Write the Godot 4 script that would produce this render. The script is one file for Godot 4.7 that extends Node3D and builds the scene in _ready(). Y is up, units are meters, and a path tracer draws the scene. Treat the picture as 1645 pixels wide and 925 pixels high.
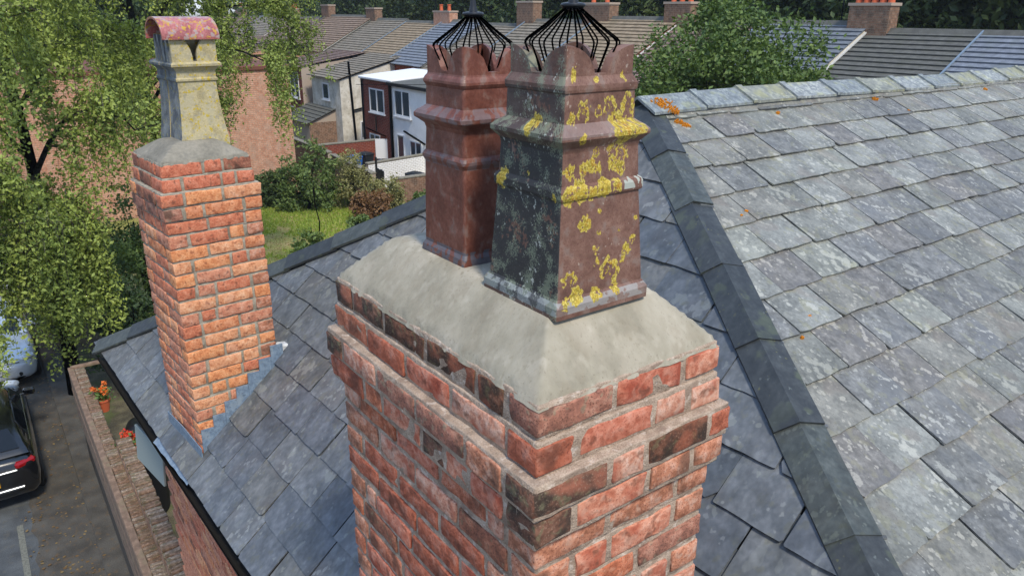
extends Node3D

# ---------------------------------------------------------------- mesh builder
class MB:
	var v := PackedVector3Array()
	var n := PackedVector3Array()
	var uv := PackedVector2Array()
	var c := PackedColorArray()
	var col := Color(1, 1, 1)
	func tri(a: Vector3, b: Vector3, d: Vector3) -> void:
		var nn := (b - a).cross(d - a).normalized()
		v.append(a); v.append(d); v.append(b)
		for i in 3:
			n.append(nn); c.append(col); uv.append(Vector2.ZERO)
	func tri_uv(a: Vector3, b: Vector3, d: Vector3, ua: Vector2, ub: Vector2, ud: Vector2) -> void:
		var nn := (b - a).cross(d - a).normalized()
		v.append(a); v.append(d); v.append(b)
		uv.append(ua); uv.append(ud); uv.append(ub)
		for i in 3:
			n.append(nn); c.append(col)
	func quad(a: Vector3, b: Vector3, d: Vector3, e: Vector3) -> void:
		tri(a, b, d); tri(a, d, e)
	func quad_n(a: Vector3, b: Vector3, d: Vector3, e: Vector3, na: Vector3, nb: Vector3, nd: Vector3, ne: Vector3) -> void:
		v.append(a); v.append(d); v.append(b); v.append(a); v.append(e); v.append(d)
		n.append(na); n.append(nd); n.append(nb); n.append(na); n.append(ne); n.append(nd)
		for i in 6:
			c.append(col); uv.append(Vector2.ZERO)
	func box(ctr: Vector3, size: Vector3, b := Basis.IDENTITY) -> void:
		var h := size * 0.5
		var p := []
		for i in 8:
			p.append(ctr + b * Vector3(h.x * (1 if i & 1 else -1), h.y * (1 if i & 2 else -1), h.z * (1 if i & 4 else -1)))
		quad(p[4], p[5], p[7], p[6]); quad(p[1], p[0], p[2], p[3])
		quad(p[5], p[1], p[3], p[7]); quad(p[0], p[4], p[6], p[2])
		quad(p[6], p[7], p[3], p[2]); quad(p[0], p[1], p[5], p[4])
	func cbox(ctr: Vector3, size: Vector3, bev: float, b := Basis.IDENTITY) -> void:
		var h := size * 0.5
		var P := func(sx: int, sy: int, sz: int, ax: int) -> Vector3:
			var q := Vector3((h.x - (0.0 if ax == 0 else bev)) * sx, (h.y - (0.0 if ax == 1 else bev)) * sy, (h.z - (0.0 if ax == 2 else bev)) * sz)
			return ctr + b * q
		for s in [-1, 1]:
			var f := [P.call(s, -s, -1, 0), P.call(s, s, -1, 0), P.call(s, s, 1, 0), P.call(s, -s, 1, 0)]
			quad(f[0], f[1], f[2], f[3])
			f = [P.call(-1, s, -s, 1), P.call(-1, s, s, 1), P.call(1, s, s, 1), P.call(1, s, -s, 1)]
			quad(f[0], f[1], f[2], f[3])
			f = [P.call(-s, -1, s, 2), P.call(s, -1, s, 2), P.call(s, 1, s, 2), P.call(-s, 1, s, 2)]
			quad(f[0], f[1], f[2], f[3])
		for sx in [-1, 1]:
			for sy in [-1, 1]:
				var e := [P.call(sx, sy, -1, 0), P.call(sx, sy, 1, 0), P.call(sx, sy, 1, 1), P.call(sx, sy, -1, 1)]
				if sx * sy < 0: e.reverse()
				quad(e[3], e[2], e[1], e[0])
				e = [P.call(sx, -1, sy, 0), P.call(sx, 1, sy, 0), P.call(sx, 1, sy, 2), P.call(sx, -1, sy, 2)]
				if sx * sy < 0: e.reverse()
				quad(e[0], e[1], e[2], e[3])
				e = [P.call(-1, sx, sy, 1), P.call(1, sx, sy, 1), P.call(1, sx, sy, 2), P.call(-1, sx, sy, 2)]
				if sx * sy < 0: e.reverse()
				quad(e[3], e[2], e[1], e[0])
				for sz in [-1, 1]:
					var k := [P.call(sx, sy, sz, 0), P.call(sx, sy, sz, 1), P.call(sx, sy, sz, 2)]
					if sx * sy * sz < 0: k.reverse()
					tri(k[0], k[1], k[2])
	func tube(pts: Array, rad, sides := 6, caps := true) -> void:
		var rings := []
		var nrm := []
		var up := Vector3.UP
		for i in pts.size():
			var t: Vector3 = (pts[mini(i + 1, pts.size() - 1)] - pts[maxi(i - 1, 0)]).normalized()
			if absf(t.dot(up)) > 0.95: up = Vector3(1, 0, 0.1).normalized()
			var sx := t.cross(up).normalized()
			var sy := sx.cross(t).normalized()
			up = sy
			var r: float = rad[i] if rad is Array else rad
			var ring := []; var nn := []
			for k in sides:
				var a := TAU * k / sides
				var d := sx * cos(a) + sy * sin(a)
				ring.append(pts[i] + d * r); nn.append(d)
			rings.append(ring); nrm.append(nn)
		for i in pts.size() - 1:
			for k in sides:
				var k2 := (k + 1) % sides
				quad_n(rings[i][k], rings[i][k2], rings[i + 1][k2], rings[i + 1][k], nrm[i][k], nrm[i][k2], nrm[i + 1][k2], nrm[i + 1][k])
		if caps:
			for k in range(1, sides - 1):
				tri(rings[0][0], rings[0][k + 1], rings[0][k])
				var e: int = pts.size() - 1
				tri(rings[e][0], rings[e][k], rings[e][k + 1])
	func lathe(ctr: Vector3, prof: Array, sides := 16, b := Basis.IDENTITY) -> void:
		# prof: Array of Vector2(radius, height)
		for i in prof.size() - 1:
			for k in sides:
				var a := TAU * k / sides; var a2 := TAU * (k + 1) / sides
				var d := Vector3(cos(a), 0, -sin(a)); var d2 := Vector3(cos(a2), 0, -sin(a2))
				var p: Vector2 = prof[i]; var q: Vector2 = prof[i + 1]
				var sl := (q - p).normalized()
				var n1 := b * (d * sl.y + Vector3.UP * -sl.x); var n2 := b * (d2 * sl.y + Vector3.UP * -sl.x)
				quad_n(ctr + b * (d * p.x + Vector3.UP * p.y), ctr + b * (d2 * p.x + Vector3.UP * p.y), ctr + b * (d2 * q.x + Vector3.UP * q.y), ctr + b * (d * q.x + Vector3.UP * q.y), n1, n2, n2, n1)
	func grid(f: Callable, nu: int, nv: int, smooth := true) -> void:
		# f(i/nu, j/nv) -> Vector3 ; front is du x dv
		var p := []
		for j in nv + 1:
			var row := PackedVector3Array()
			for i in nu + 1: row.append(f.call(float(i) / nu, float(j) / nv))
			p.append(row)
		var nr := []
		for j in nv + 1:
			var row := PackedVector3Array()
			for i in nu + 1:
				var du: Vector3 = p[j][mini(i + 1, nu)] - p[j][maxi(i - 1, 0)]
				var dv: Vector3 = p[mini(j + 1, nv)][i] - p[maxi(j - 1, 0)][i]
				row.append(du.cross(dv).normalized())
			nr.append(row)
		for j in nv:
			for i in nu:
				if smooth:
					quad_n(p[j][i], p[j][i + 1], p[j + 1][i + 1], p[j + 1][i], nr[j][i], nr[j][i + 1], nr[j + 1][i + 1], nr[j + 1][i])
				else:
					quad(p[j][i], p[j][i + 1], p[j + 1][i + 1], p[j + 1][i])
				for k in 6:
					var o: Vector2 = [Vector2(0, 0), Vector2(1, 1), Vector2(1, 0), Vector2(0, 0), Vector2(0, 1), Vector2(1, 1)][k]
					uv[uv.size() - 6 + k] = Vector2((i + o.x) / nu, (j + o.y) / nv)
	func prism(poly: PackedVector2Array, f: Callable, h0: float, h1: float) -> void:
		# f(Vector2, h) -> Vector3; poly counter-clockwise seen from +h
		if poly.size() < 3: return
		if Geometry2D.is_polygon_clockwise(poly):
			poly = poly.duplicate(); poly.reverse()
		var t := Geometry2D.triangulate_polygon(poly)
		for i in range(0, t.size(), 3):
			var a := poly[t[i]]; var b := poly[t[i + 1]]; var d := poly[t[i + 2]]
			if (b - a).cross(d - a) < 0.0:
				var s := b; b = d; d = s
			tri(f.call(a, h1), f.call(b, h1), f.call(d, h1))
			tri(f.call(a, h0), f.call(d, h0), f.call(b, h0))
		for i in poly.size():
			var a := poly[i]; var b := poly[(i + 1) % poly.size()]
			quad(f.call(a, h0), f.call(b, h0), f.call(b, h1), f.call(a, h1))
	func mesh() -> ArrayMesh:
		var arr := []
		arr.resize(Mesh.ARRAY_MAX)
		arr[Mesh.ARRAY_VERTEX] = v; arr[Mesh.ARRAY_NORMAL] = n; arr[Mesh.ARRAY_TEX_UV] = uv; arr[Mesh.ARRAY_COLOR] = c
		var m := ArrayMesh.new()
		m.add_surface_from_arrays(Mesh.PRIMITIVE_TRIANGLES, arr)
		return m

var rng := RandomNumberGenerator.new()
var M := {}
var used := {}
var nz3 := FastNoiseLite.new()

func rr(a: float, b: float) -> float: return rng.randf_range(a, b)

func numbered(called: String) -> String:
	if not used.has(called):
		used[called] = 0
		return called
	used[called] += 1
	return "%s_%03d" % [called, used[called]]

func tag(o: Node, label: String, category: String, group := "", kind := "") -> void:
	if label: o.set_meta("label", label)
	if category: o.set_meta("category", category)
	if group: o.set_meta("group", group)
	if kind: o.set_meta("kind", kind)

func thing(called: String, label: String, category: String, at := Vector3.ZERO, turn := 0.0, group := "") -> Node3D:
	var o := Node3D.new()
	o.name = numbered(called)
	add_child(o)
	o.position = at; o.rotation.y = turn
	tag(o, label, category, group)
	return o

func obj(called: String, mb, mat: Material, parent: Node = null) -> MeshInstance3D:
	var o := MeshInstance3D.new()
	o.mesh = mb.mesh() if mb is MB else mb
	o.material_override = mat
	if parent:
		o.name = called
		parent.add_child(o, true)
	else:
		o.name = numbered(called)
		add_child(o)
	return o

func struct(called: String, mb, mat: Material) -> MeshInstance3D:
	var o := obj(called, mb, mat)
	o.set_meta("kind", "structure")
	return o

# ---------------------------------------------------------------- textures
var NM := {}   # name -> PackedByteArray 512x512
const TS := 512

func noise_map(key: String, sd: int, freq: float, oct: int, kind := FastNoiseLite.TYPE_SIMPLEX_SMOOTH, cell := -1) -> void:
	var f := FastNoiseLite.new()
	f.seed = sd; f.frequency = freq; f.noise_type = kind
	f.fractal_octaves = oct
	if oct <= 1: f.fractal_type = FastNoiseLite.FRACTAL_NONE
	if cell >= 0:
		f.noise_type = FastNoiseLite.TYPE_CELLULAR
		f.cellular_return_type = cell
		f.fractal_type = FastNoiseLite.FRACTAL_NONE
	var im := f.get_seamless_image(TS, TS)
	im.convert(Image.FORMAT_L8)
	NM[key] = im.get_data()

func lut(stops: Array) -> PackedColorArray:
	var g := Gradient.new()
	var offs := PackedFloat32Array(); var cols := PackedColorArray()
	for s in stops:
		offs.append(s[0]); cols.append(s[1])
	g.offsets = offs; g.colors = cols
	var o := PackedColorArray()
	for i in 256: o.append(g.sample(i / 255.0))
	return o

func hexc(s: String) -> Color: return Color.html(s)

# stops: gradient over (mapA*wa + mapB*(1-wa)); patches: [map, lo, hi, colour, strength, ox, oy, scale]
func make_tex(stops: Array, ma: String, mb_: String, wa: float, patches: Array) -> ImageTexture:
	var L := lut(stops)
	var A: PackedByteArray = NM[ma]; var B: PackedByteArray = NM[mb_]
	var out := PackedByteArray(); out.resize(TS * TS * 3)
	var wb := 1.0 - wa
	for y in TS:
		for x in TS:
			var i := y * TS + x
			var cc: Color = L[int(A[i] * wa + B[i] * wb)]
			for p in patches:
				var pm: PackedByteArray = NM[p[0]]
				var sc: int = p[7]
				var t: float = pm[(((y * sc + int(p[6])) & 511) << 9) + ((x * sc + int(p[5])) & 511)]
				if t > p[1]:
					cc = cc.lerp(p[3], minf((t - p[1]) / (p[2] - p[1]), 1.0) * p[4])
			out[i * 3] = int(cc.r * 255.0); out[i * 3 + 1] = int(cc.g * 255.0); out[i * 3 + 2] = int(cc.b * 255.0)
	var im := Image.create_from_data(TS, TS, false, Image.FORMAT_RGB8, out)
	im.generate_mipmaps()
	return ImageTexture.create_from_image(im)

func grey_tex(ma: String, mb_: String, wa: float) -> ImageTexture:
	return make_tex([[0.0, Color(0, 0, 0)], [1.0, Color(1, 1, 1)]], ma, mb_, wa, [])

func mat_tex(t: Texture2D, tint: Color, per_m: float, rough := 0.9, bump: Texture2D = null, bump_cm := 0.1, local := false) -> StandardMaterial3D:
	var m := StandardMaterial3D.new()
	m.albedo_texture = t; m.albedo_color = tint
	m.roughness = rough
	m.uv1_triplanar = true
	m.uv1_world_triplanar = not local
	m.uv1_scale = Vector3.ONE * per_m
	m.uv1_triplanar_sharpness = 4.0
	if bump:
		m.heightmap_enabled = true
		m.heightmap_texture = bump
		m.heightmap_scale = bump_cm
	return m

func plain(c: Color, rough := 0.7, metal := 0.0) -> StandardMaterial3D:
	var m := StandardMaterial3D.new()
	m.albedo_color = c; m.roughness = rough; m.metallic = metal
	return m

func leaf_mat() -> StandardMaterial3D:
	var m := StandardMaterial3D.new()
	m.vertex_color_use_as_albedo = true
	m.albedo_color = Color(1, 1, 1)
	m.roughness = 0.6
	m.backlight_enabled = true
	m.backlight = Color(0.7, 0.7, 0.4)
	return m

# rounded, worn box with smooth shading, centred, length along x
func worn_box(size: Vector3, r: float, amp: float, sd: float, nx: int, ny: int, nzv: int) -> ArrayMesh:
	var h := size * 0.5
	var st := SurfaceTool.new()
	st.begin(Mesh.PRIMITIVE_TRIANGLES)
	st.set_smooth_group(0)
	var steps := func(hh: float, nn: int) -> Array:
		var o := [-hh]
		for i in nn + 1: o.append(-(hh - r) + (hh - r) * 2.0 * i / nn)
		o.append(hh)
		return o
	var xs: Array = steps.call(h.x, nx); var ys: Array = steps.call(h.y, ny); var zs: Array = steps.call(h.z, nzv)
	var P := func(p: Vector3) -> Vector3:
		var q := p.clamp(-(h - Vector3.ONE * r), h - Vector3.ONE * r)
		var d := p - q
		if d.length() > 0.00001: q = q + d.normalized() * r
		else: q = p
		var s := q * 38.0 + Vector3(sd, sd * 1.7, -sd)
		var w := Vector3(nz3.get_noise_3d(s.x, s.y, s.z), nz3.get_noise_3d(s.x + 91, s.y, s.z), nz3.get_noise_3d(s.x, s.y + 57, s.z))
		return q + w * amp
	var face := func(U: Array, V: Array, mk: Callable, flip: bool) -> void:
		for i in U.size() - 1:
			for j in V.size() - 1:
				var a: Vector3 = P.call(mk.call(U[i], V[j])); var b: Vector3 = P.call(mk.call(U[i + 1], V[j]))
				var c: Vector3 = P.call(mk.call(U[i + 1], V[j + 1])); var d: Vector3 = P.call(mk.call(U[i], V[j + 1]))
				if flip:
					for q in [a, b, c, a, c, d]: st.add_vertex(q)
				else:
					for q in [a, c, b, a, d, c]: st.add_vertex(q)
	face.call(xs, ys, func(u, w): return Vector3(u, w, h.z), false)
	face.call(xs, ys, func(u, w): return Vector3(u, w, -h.z), true)
	face.call(zs, ys, func(u, w): return Vector3(h.x, w, u), true)
	face.call(zs, ys, func(u, w): return Vector3(-h.x, w, u), false)
	face.call(xs, zs, func(u, w): return Vector3(u, h.y, w), true)
	face.call(xs, zs, func(u, w): return Vector3(u, -h.y, w), false)
	st.generate_normals()
	return st.commit()

# ---------------------------------------------------------------- camera, sky, sun
func setup_view() -> void:
	var cam := Camera3D.new()
	cam.name = "camera"
	add_child(cam)
	cam.fov = 42.13
	cam.near = 0.05; cam.far = 500.0
	cam.basis = Basis(Vector3.UP, deg_to_rad(-36.0)) * Basis(Vector3.RIGHT, deg_to_rad(-20.197)) * Basis(Vector3.BACK, deg_to_rad(0.387))
	cam.position = Vector3(0, 8.2, 0)
	cam.current = true
	var we := WorldEnvironment.new()
	we.name = "environment"
	var e := Environment.new()
	e.background_mode = Environment.BG_SKY
	var sky := Sky.new()
	var sm := ProceduralSkyMaterial.new()
	sm.sky_top_color = Color(0.56, 0.68, 0.86)
	sm.sky_horizon_color = Color(0.86, 0.89, 0.93)
	sm.sky_curve = 0.2
	sm.ground_bottom_color = Color(0.25, 0.24, 0.2)
	sm.ground_horizon_color = Color(0.6, 0.62, 0.62)
	sm.sun_angle_max = 1.0
	sky.sky_material = sm
	e.sky = sky
	e.background_energy_multiplier = 1.0
	e.tonemap_mode = Environment.TONE_MAPPER_LINEAR
	e.tonemap_exposure = 1.52
	e.sdfgi_enabled = true; e.ssao_enabled = true; e.ssil_enabled = true
	e.fog_enabled = true
	e.fog_density = 0.0004
	e.fog_light_color = Color(0.85, 0.9, 0.95)
	we.environment = e
	add_child(we)
	var sun := DirectionalLight3D.new()
	sun.name = "sun"
	sun.light_color = Color(1.0, 0.965, 0.905)
	sun.light_energy = 0.75
	sun.light_angular_distance = 10.0
	sun.shadow_enabled = true
	add_child(sun)
	sun.look_at_from_position(Vector3(-0.1, 0.82, 0.62) * 50.0, Vector3.ZERO)

# ---------------------------------------------------------------- materials
func setup_materials() -> void:
	noise_map("low", 11, 0.006, 3)
	noise_map("mid", 12, 0.018, 4)
	noise_map("fine", 13, 0.06, 3)
	noise_map("grit", 14, 0.18, 2)
	noise_map("low2", 15, 0.008, 4)
	noise_map("mid2", 16, 0.025, 3)
	noise_map("cell", 17, 0.03, 1, FastNoiseLite.TYPE_CELLULAR, FastNoiseLite.RETURN_DISTANCE)
	noise_map("cell2", 18, 0.055, 1, FastNoiseLite.TYPE_CELLULAR, FastNoiseLite.RETURN_DISTANCE)
	# spots: inverted cellular distance (bright near feature points), varied by noise so that only some show
	for k in [["spot", "cell", "mid2"], ["spot2", "cell2", "low2"]]:
		var a: PackedByteArray = NM[k[1]]; var b: PackedByteArray = NM[k[2]]; var g: PackedByteArray = NM["fine"]
		var o := PackedByteArray(); o.resize(TS * TS)
		for i in TS * TS: o[i] = clampi(int((255 - a[i]) * 0.75 + (b[i] - 128) * 0.55 + (g[i] - 128) * 0.35), 0, 255)
		NM[k[0]] = o
	M.bump_grit = grey_tex("grit", "fine", 0.5)
	M.bump_mid = grey_tex("mid2", "fine", 0.55)

	# --- bricks of the near chimney: worn red brick with soot, lime smears and pits
	var lime := hexc("c4a796"); var soot := hexc("2e2620")
	var bt := []
	bt.append(make_tex([[0.25, hexc("9a6349")], [0.5, hexc("bd7f62")], [0.75, hexc("cf9d85")]], "mid", "fine", 0.6,
		[["low2", 145, 215, hexc("6a4c3c"), 0.7, 240, 190, 1], ["grit", 165, 200, hexc("5a2c22"), 0.6, 0, 0, 1], ["mid2", 160, 200, lime, 0.5, 200, 10, 1]]))
	bt.append(make_tex([[0.25, hexc("85594a")], [0.5, hexc("a46e5a")], [0.75, hexc("b98873")]], "mid", "fine", 0.6,
		[["low2", 150, 205, hexc("4c3c32"), 0.65, 240, 300, 1], ["grit", 165, 200, hexc("3a241c"), 0.6, 0, 0, 1], ["mid2", 172, 205, hexc("8b8a72"), 0.5, 90, 200, 1]]))
	bt.append(make_tex([[0.25, hexc("b0745c")], [0.5, hexc("c9957d")], [0.75, hexc("d6b09c")]], "mid2", "fine", 0.6,
		[["low2", 145, 205, hexc("a0543e"), 0.7, 100, 400, 1], ["mid", 172, 215, hexc("6e5040"), 0.6, 10, 40, 1], ["grit", 168, 205, hexc("7a4034"), 0.55, 0, 0, 1], ["mid", 158, 200, lime, 0.55, 20, 210, 1]]))
	M.bricks = []
	for k in [[0, "ffffff"], [0, "f2dcd6"], [0, "ffe2d2"], [1, "ffffff"], [1, "e9dccf"], [2, "ffffff"], [2, "ffe9e0"], [0, "e8c4bc"], [2, "f4cfc6"]]:
		M.bricks.append(mat_tex(bt[k[0]], hexc(k[1]), 1.7, 0.92, M.bump_mid, 0.35))
	# sooty, mossy bricks of the top courses
	var bd := make_tex([[0.25, hexc("4a362c")], [0.5, hexc("6a4838")], [0.75, hexc("86604e")]], "mid", "fine", 0.6,
		[["low2", 130, 180, hexc("3a3028"), 0.8, 10, 220, 1], ["mid2", 158, 195, hexc("6e6e52"), 0.6, 90, 200, 1], ["low", 150, 195, hexc("a0604a"), 0.7, 200, 77, 1], ["grit", 172, 205, hexc("b09c88"), 0.5, 40, 0, 1]])
	for k in ["ffffff", "f0e0d4"]: M.bricks.append(mat_tex(bd, hexc(k), 1.7, 0.95, M.bump_mid, 0.45))
	# --- bricks of the far chimney: brighter orange
	var ot := []
	ot.append(make_tex([[0.25, hexc("bd7c56")], [0.5, hexc("db9c72")], [0.78, hexc("e9ba94")]], "mid", "fine", 0.55,
		[["grit", 160, 200, hexc("8a412c"), 0.55, 0, 0, 1], ["low2", 165, 210, hexc("d8a080"), 0.55, 10, 10, 1], ["mid2", 175, 210, hexc("7c4a36"), 0.5, 300, 30, 1]]))
	ot.append(make_tex([[0.25, hexc("b57358")], [0.5, hexc("c98a6c")], [0.78, hexc("d6a388")]], "mid", "fine", 0.55,
		[["grit", 160, 200, hexc("7c3428"), 0.55, 0, 0, 1], ["mid2", 168, 205, hexc("6c4a3c"), 0.6, 130, 30, 1]]))
	ot.append(bt[1])
	M.bricks_orange = []
	for k in [[0, "ffffff"], [0, "fff0dc"], [0, "f4e2d8"], [1, "ffffff"], [1, "ffe6da"]]:
		M.bricks_orange.append(mat_tex(ot[k[0]], hexc(k[1]), 1.7, 0.92, M.bump_mid, 0.3))
	M.bricks_dull = []
	for k in [[1, "ffe0d8"], [2, "ffffff"], [2, "f0e4da"], [1, "e8d4cc"]]:
		M.bricks_dull.append(mat_tex(ot[k[0]], hexc(k[1]), 1.7, 0.92, M.bump_mid, 0.3))
	M.mortar = mat_tex(make_tex([[0.25, hexc("8c7a69")], [0.5, hexc("a69280")], [0.8, hexc("bdab98")]], "mid", "grit", 0.5,
		[["low2", 160, 205, hexc("7d6a5c"), 0.6, 33, 0, 1], ["mid2", 168, 200, hexc("d4c9bd"), 0.5, 0, 77, 1], ["grit", 190, 215, hexc("6b6055"), 0.5, 9, 9, 1]]), Color.WHITE, 2.0, 0.95, M.bump_grit, 0.35)
	M.mortar_dull = mat_tex(make_tex([[0.25, hexc("827a6a")], [0.5, hexc("9c9484")], [0.8, hexc("b4ac9c")]], "mid", "grit", 0.5,
		[["low2", 165, 210, hexc("6b6254"), 0.6, 33, 0, 1]]), Color.WHITE, 2.0, 0.95, M.bump_grit, 0.3)
	M.cement = mat_tex(make_tex([[0.2, hexc("868070")], [0.5, hexc("98917f")], [0.8, hexc("a8a190")]], "low2", "fine", 0.7,
		[["mid", 145, 190, hexc("8c826f"), 0.45, 10, 60, 1], ["low", 150, 200, hexc("b3aa99"), 0.5, 100, 60, 1], ["mid2", 165, 205, hexc("bcb4a4"), 0.45, 60, 160, 1], ["grit", 198, 215, hexc("6e6656"), 0.6, 5, 5, 1], ["spot2", 215, 225, hexc("7a725f"), 0.5, 200, 100, 1]]), Color.WHITE, 1.3, 0.9, M.bump_grit, 0.12)
	M.cement_grey = mat_tex(make_tex([[0.2, hexc("6f6b60")], [0.5, hexc("827d70")], [0.8, hexc("938d7f")]], "low2", "fine", 0.6,
		[["mid", 155, 200, hexc("6f6c63"), 0.5, 10, 60, 1], ["grit", 195, 215, hexc("5e5a50"), 0.5, 5, 5, 1]]), Color.WHITE, 1.3, 0.92, M.bump_grit, 0.15)

	# --- slates: weathered front slope with pale crustose lichen; darker end slope
	# lichen comes in colonies: spots are kept only where a broad noise is high
	for k in [["colony", "spot2", "low"], ["colony2", "spot", "low2"], ["colony3", "mid2", "low"]]:
		var sa: PackedByteArray = NM[k[1]]; var sb: PackedByteArray = NM[k[2]]
		var so := PackedByteArray(); so.resize(TS * TS)
		for i in TS * TS: so[i] = clampi(int(sa[i] + (sb[(i * 1 + 40000) & 262143] - 128) * 0.7), 0, 255)
		NM[k[0]] = so
	var s1 := make_tex([[0.2, hexc("595a58")], [0.5, hexc("737472")], [0.8, hexc("8d8e8b")]], "mid", "fine", 0.55,
		[["low", 135, 200, hexc("74736e"), 0.5, 70, 90, 1], ["low2", 140, 200, hexc("66696c"), 0.6, 0, 300, 1], ["spot2", 205, 218, hexc("a9aaa4"), 0.7, 0, 0, 2], ["colony", 200, 214, hexc("aeaea6"), 0.75, 0, 0, 1], ["colony2", 204, 216, hexc("a4a59e"), 0.75, 50, 0, 1], ["colony3", 184, 220, hexc("84846f"), 0.45, 250, 33, 1], ["grit", 180, 208, hexc("4a4a4c"), 0.45, 0, 0, 1]])
	var s2 := make_tex([[0.2, hexc("636561")], [0.5, hexc("7c7e79")], [0.8, hexc("959791")]], "low2", "fine", 0.55,
		[["mid", 142, 190, hexc("90918a"), 0.6, 170, 90, 1], ["spot", 196, 212, hexc("b0b0a8"), 0.7, 9, 50, 2], ["colony2", 190, 206, hexc("b2b2a8"), 0.75, 200, 130, 1], ["colony", 192, 210, hexc("acaca2"), 0.75, 150, 400, 1], ["colony3", 174, 212, hexc("87866c"), 0.45, 20, 330, 1], ["low", 168, 210, hexc("7c766f"), 0.5, 0, 0, 1], ["grit", 185, 208, hexc("4c4b4a"), 0.45, 0, 0, 1]])
	M.slates = []
	for k in [[s1, "ffffff"], [s1, "f4f4f2"], [s1, "e6e6e6"], [s2, "ffffff"], [s2, "f0ece8"], [s2, "eeeeec"], [s1, "faf4f0"], [s2, "e4e4e2"]]:
		M.slates.append(mat_tex(k[0], hexc(k[1]), 1.15, 0.62, M.bump_mid, 0.22))
	M.slate_pale = mat_tex(s2, hexc("fffffa"), 0.9, 0.6, M.bump_mid, 0.2)
	var s3 := make_tex([[0.2, hexc("4d5154")], [0.5, hexc("64686b")], [0.8, hexc("7e8184")]], "mid", "fine", 0.6,
		[["low", 150, 210, hexc("5e5a58"), 0.5, 70, 90, 1], ["colony", 208, 218, hexc("9c9e9a"), 0.6, 0, 0, 1], ["colony2", 212, 222, hexc("94978f"), 0.6, 50, 0, 1], ["mid2", 172, 205, hexc("6b6a5a"), 0.5, 250, 33, 1]])
	M.slates_dark = []
	for k in ["ffffff", "e4e8f0", "f4f0ea", "d4dae2", "fafcff"]:
		M.slates_dark.append(mat_tex(s3, hexc(k), 0.95, 0.55, M.bump_mid, 0.22))
	var s4 := make_tex([[0.2, hexc("42464a")], [0.5, hexc("525659")], [0.8, hexc("666a6c")]], "mid", "fine", 0.6,
		[["spot", 212, 222, hexc("9aa09c"), 0.7, 200, 0, 1], ["low2", 178, 215, hexc("7d8468"), 0.7, 20, 133, 1], ["spot2", 218, 228, hexc("b0a860"), 0.6, 10, 70, 1]])
	M.hip_tile = [mat_tex(s4, hexc("b0b4b4"), 1.3, 0.55, M.bump_mid, 0.15), mat_tex(s4, hexc("a4aaac"), 1.3, 0.55, M.bump_mid, 0.15), mat_tex(s3, hexc("b4bab0"), 1.3, 0.5, M.bump_mid, 0.15)]
	var s5 := make_tex([[0.2, hexc("6c7172")], [0.5, hexc("828788")], [0.8, hexc("9a9e9c")]], "mid", "fine", 0.6,
		[["mid2", 140, 185, hexc("aab0a6"), 0.7, 200, 0, 1], ["low2", 150, 200, hexc("9b9c78"), 0.6, 20, 133, 1], ["spot2", 188, 202, hexc("c6c8c0"), 0.7, 10, 70, 1]])
	M.ridge_tile = [mat_tex(s5, hexc("ffffff"), 1.3, 0.6, M.bump_mid, 0.15), mat_tex(s5, hexc("e4e8ec"), 1.5, 0.6, M.bump_mid, 0.15), mat_tex(s5, hexc("f4f0e0"), 1.1, 0.6, M.bump_mid, 0.15)]
	M.lichen_orange = mat_tex(make_tex([[0.2, hexc("b8690c")], [0.5, hexc("dd8a14")], [0.8, hexc("eda528")]], "fine", "grit", 0.5, []), Color.WHITE, 6.0, 0.95, M.bump_grit, 0.3)
	M.lead = mat_tex(make_tex([[0.2, hexc("8696a6")], [0.5, hexc("9fb0c0")], [0.8, hexc("b6c4d0")]], "mid", "fine", 0.6, [["low2", 165, 210, hexc("c0c6c8"), 0.6, 0, 0, 1], ["mid2", 175, 205, hexc("77828c"), 0.5, 0, 0, 1]]), hexc("bcc4cc"), 2.2, 0.5, M.bump_grit, 0.08)
	M.lead_white = mat_tex(make_tex([[0.2, hexc("a9aaa8")], [0.5, hexc("c9c9c6")], [0.8, hexc("dcdcd8")]], "mid", "fine", 0.6, []), Color.WHITE, 2.2, 0.8, M.bump_mid, 0.2)
	M.board_grey = plain(hexc("8f9a98"), 0.7)
	M.timber_dark = mat_tex(make_tex([[0.2, hexc("2c2824")], [0.5, hexc("413b34")], [0.8, hexc("5a5248")]], "mid", "grit", 0.6, []), Color.WHITE, 2.0, 0.9)
	M.black_iron = plain(hexc("262a30"), 0.38, 0.25)
	M.terracotta = mat_tex(make_tex([[0.2, hexc("7c4536")], [0.5, hexc("965545")], [0.8, hexc("ab6a58")]], "low2", "fine", 0.6,
		[["mid", 150, 205, hexc("6e4a44"), 0.6, 10, 60, 1], ["grit", 175, 205, hexc("5c3228"), 0.6, 5, 5, 1], ["low", 165, 215, hexc("8a7a7c"), 0.5, 0, 200, 1]]), Color.WHITE, 2.0, 0.45, M.bump_mid, 0.1)
	M.pot_inside = plain(hexc("4a2c24"), 0.8)
	# --- the far setting
	M.brick_far = mat_tex(make_tex([[0.2, hexc("b07a60")], [0.5, hexc("cb9a7e")], [0.8, hexc("dbb49c")]], "mid", "fine", 0.5, [["low2", 150, 200, hexc("b89a86"), 0.5, 0, 0, 1], ["grit", 165, 200, hexc("a46e5a"), 0.5, 0, 0, 1]]), Color.WHITE, 0.35, 0.95)
	M.brick_red = mat_tex(make_tex([[0.2, hexc("6c2f26")], [0.5, hexc("84402f")], [0.8, hexc("9a5642")]], "mid", "grit", 0.5, []), Color.WHITE, 0.4, 0.95)
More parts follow.
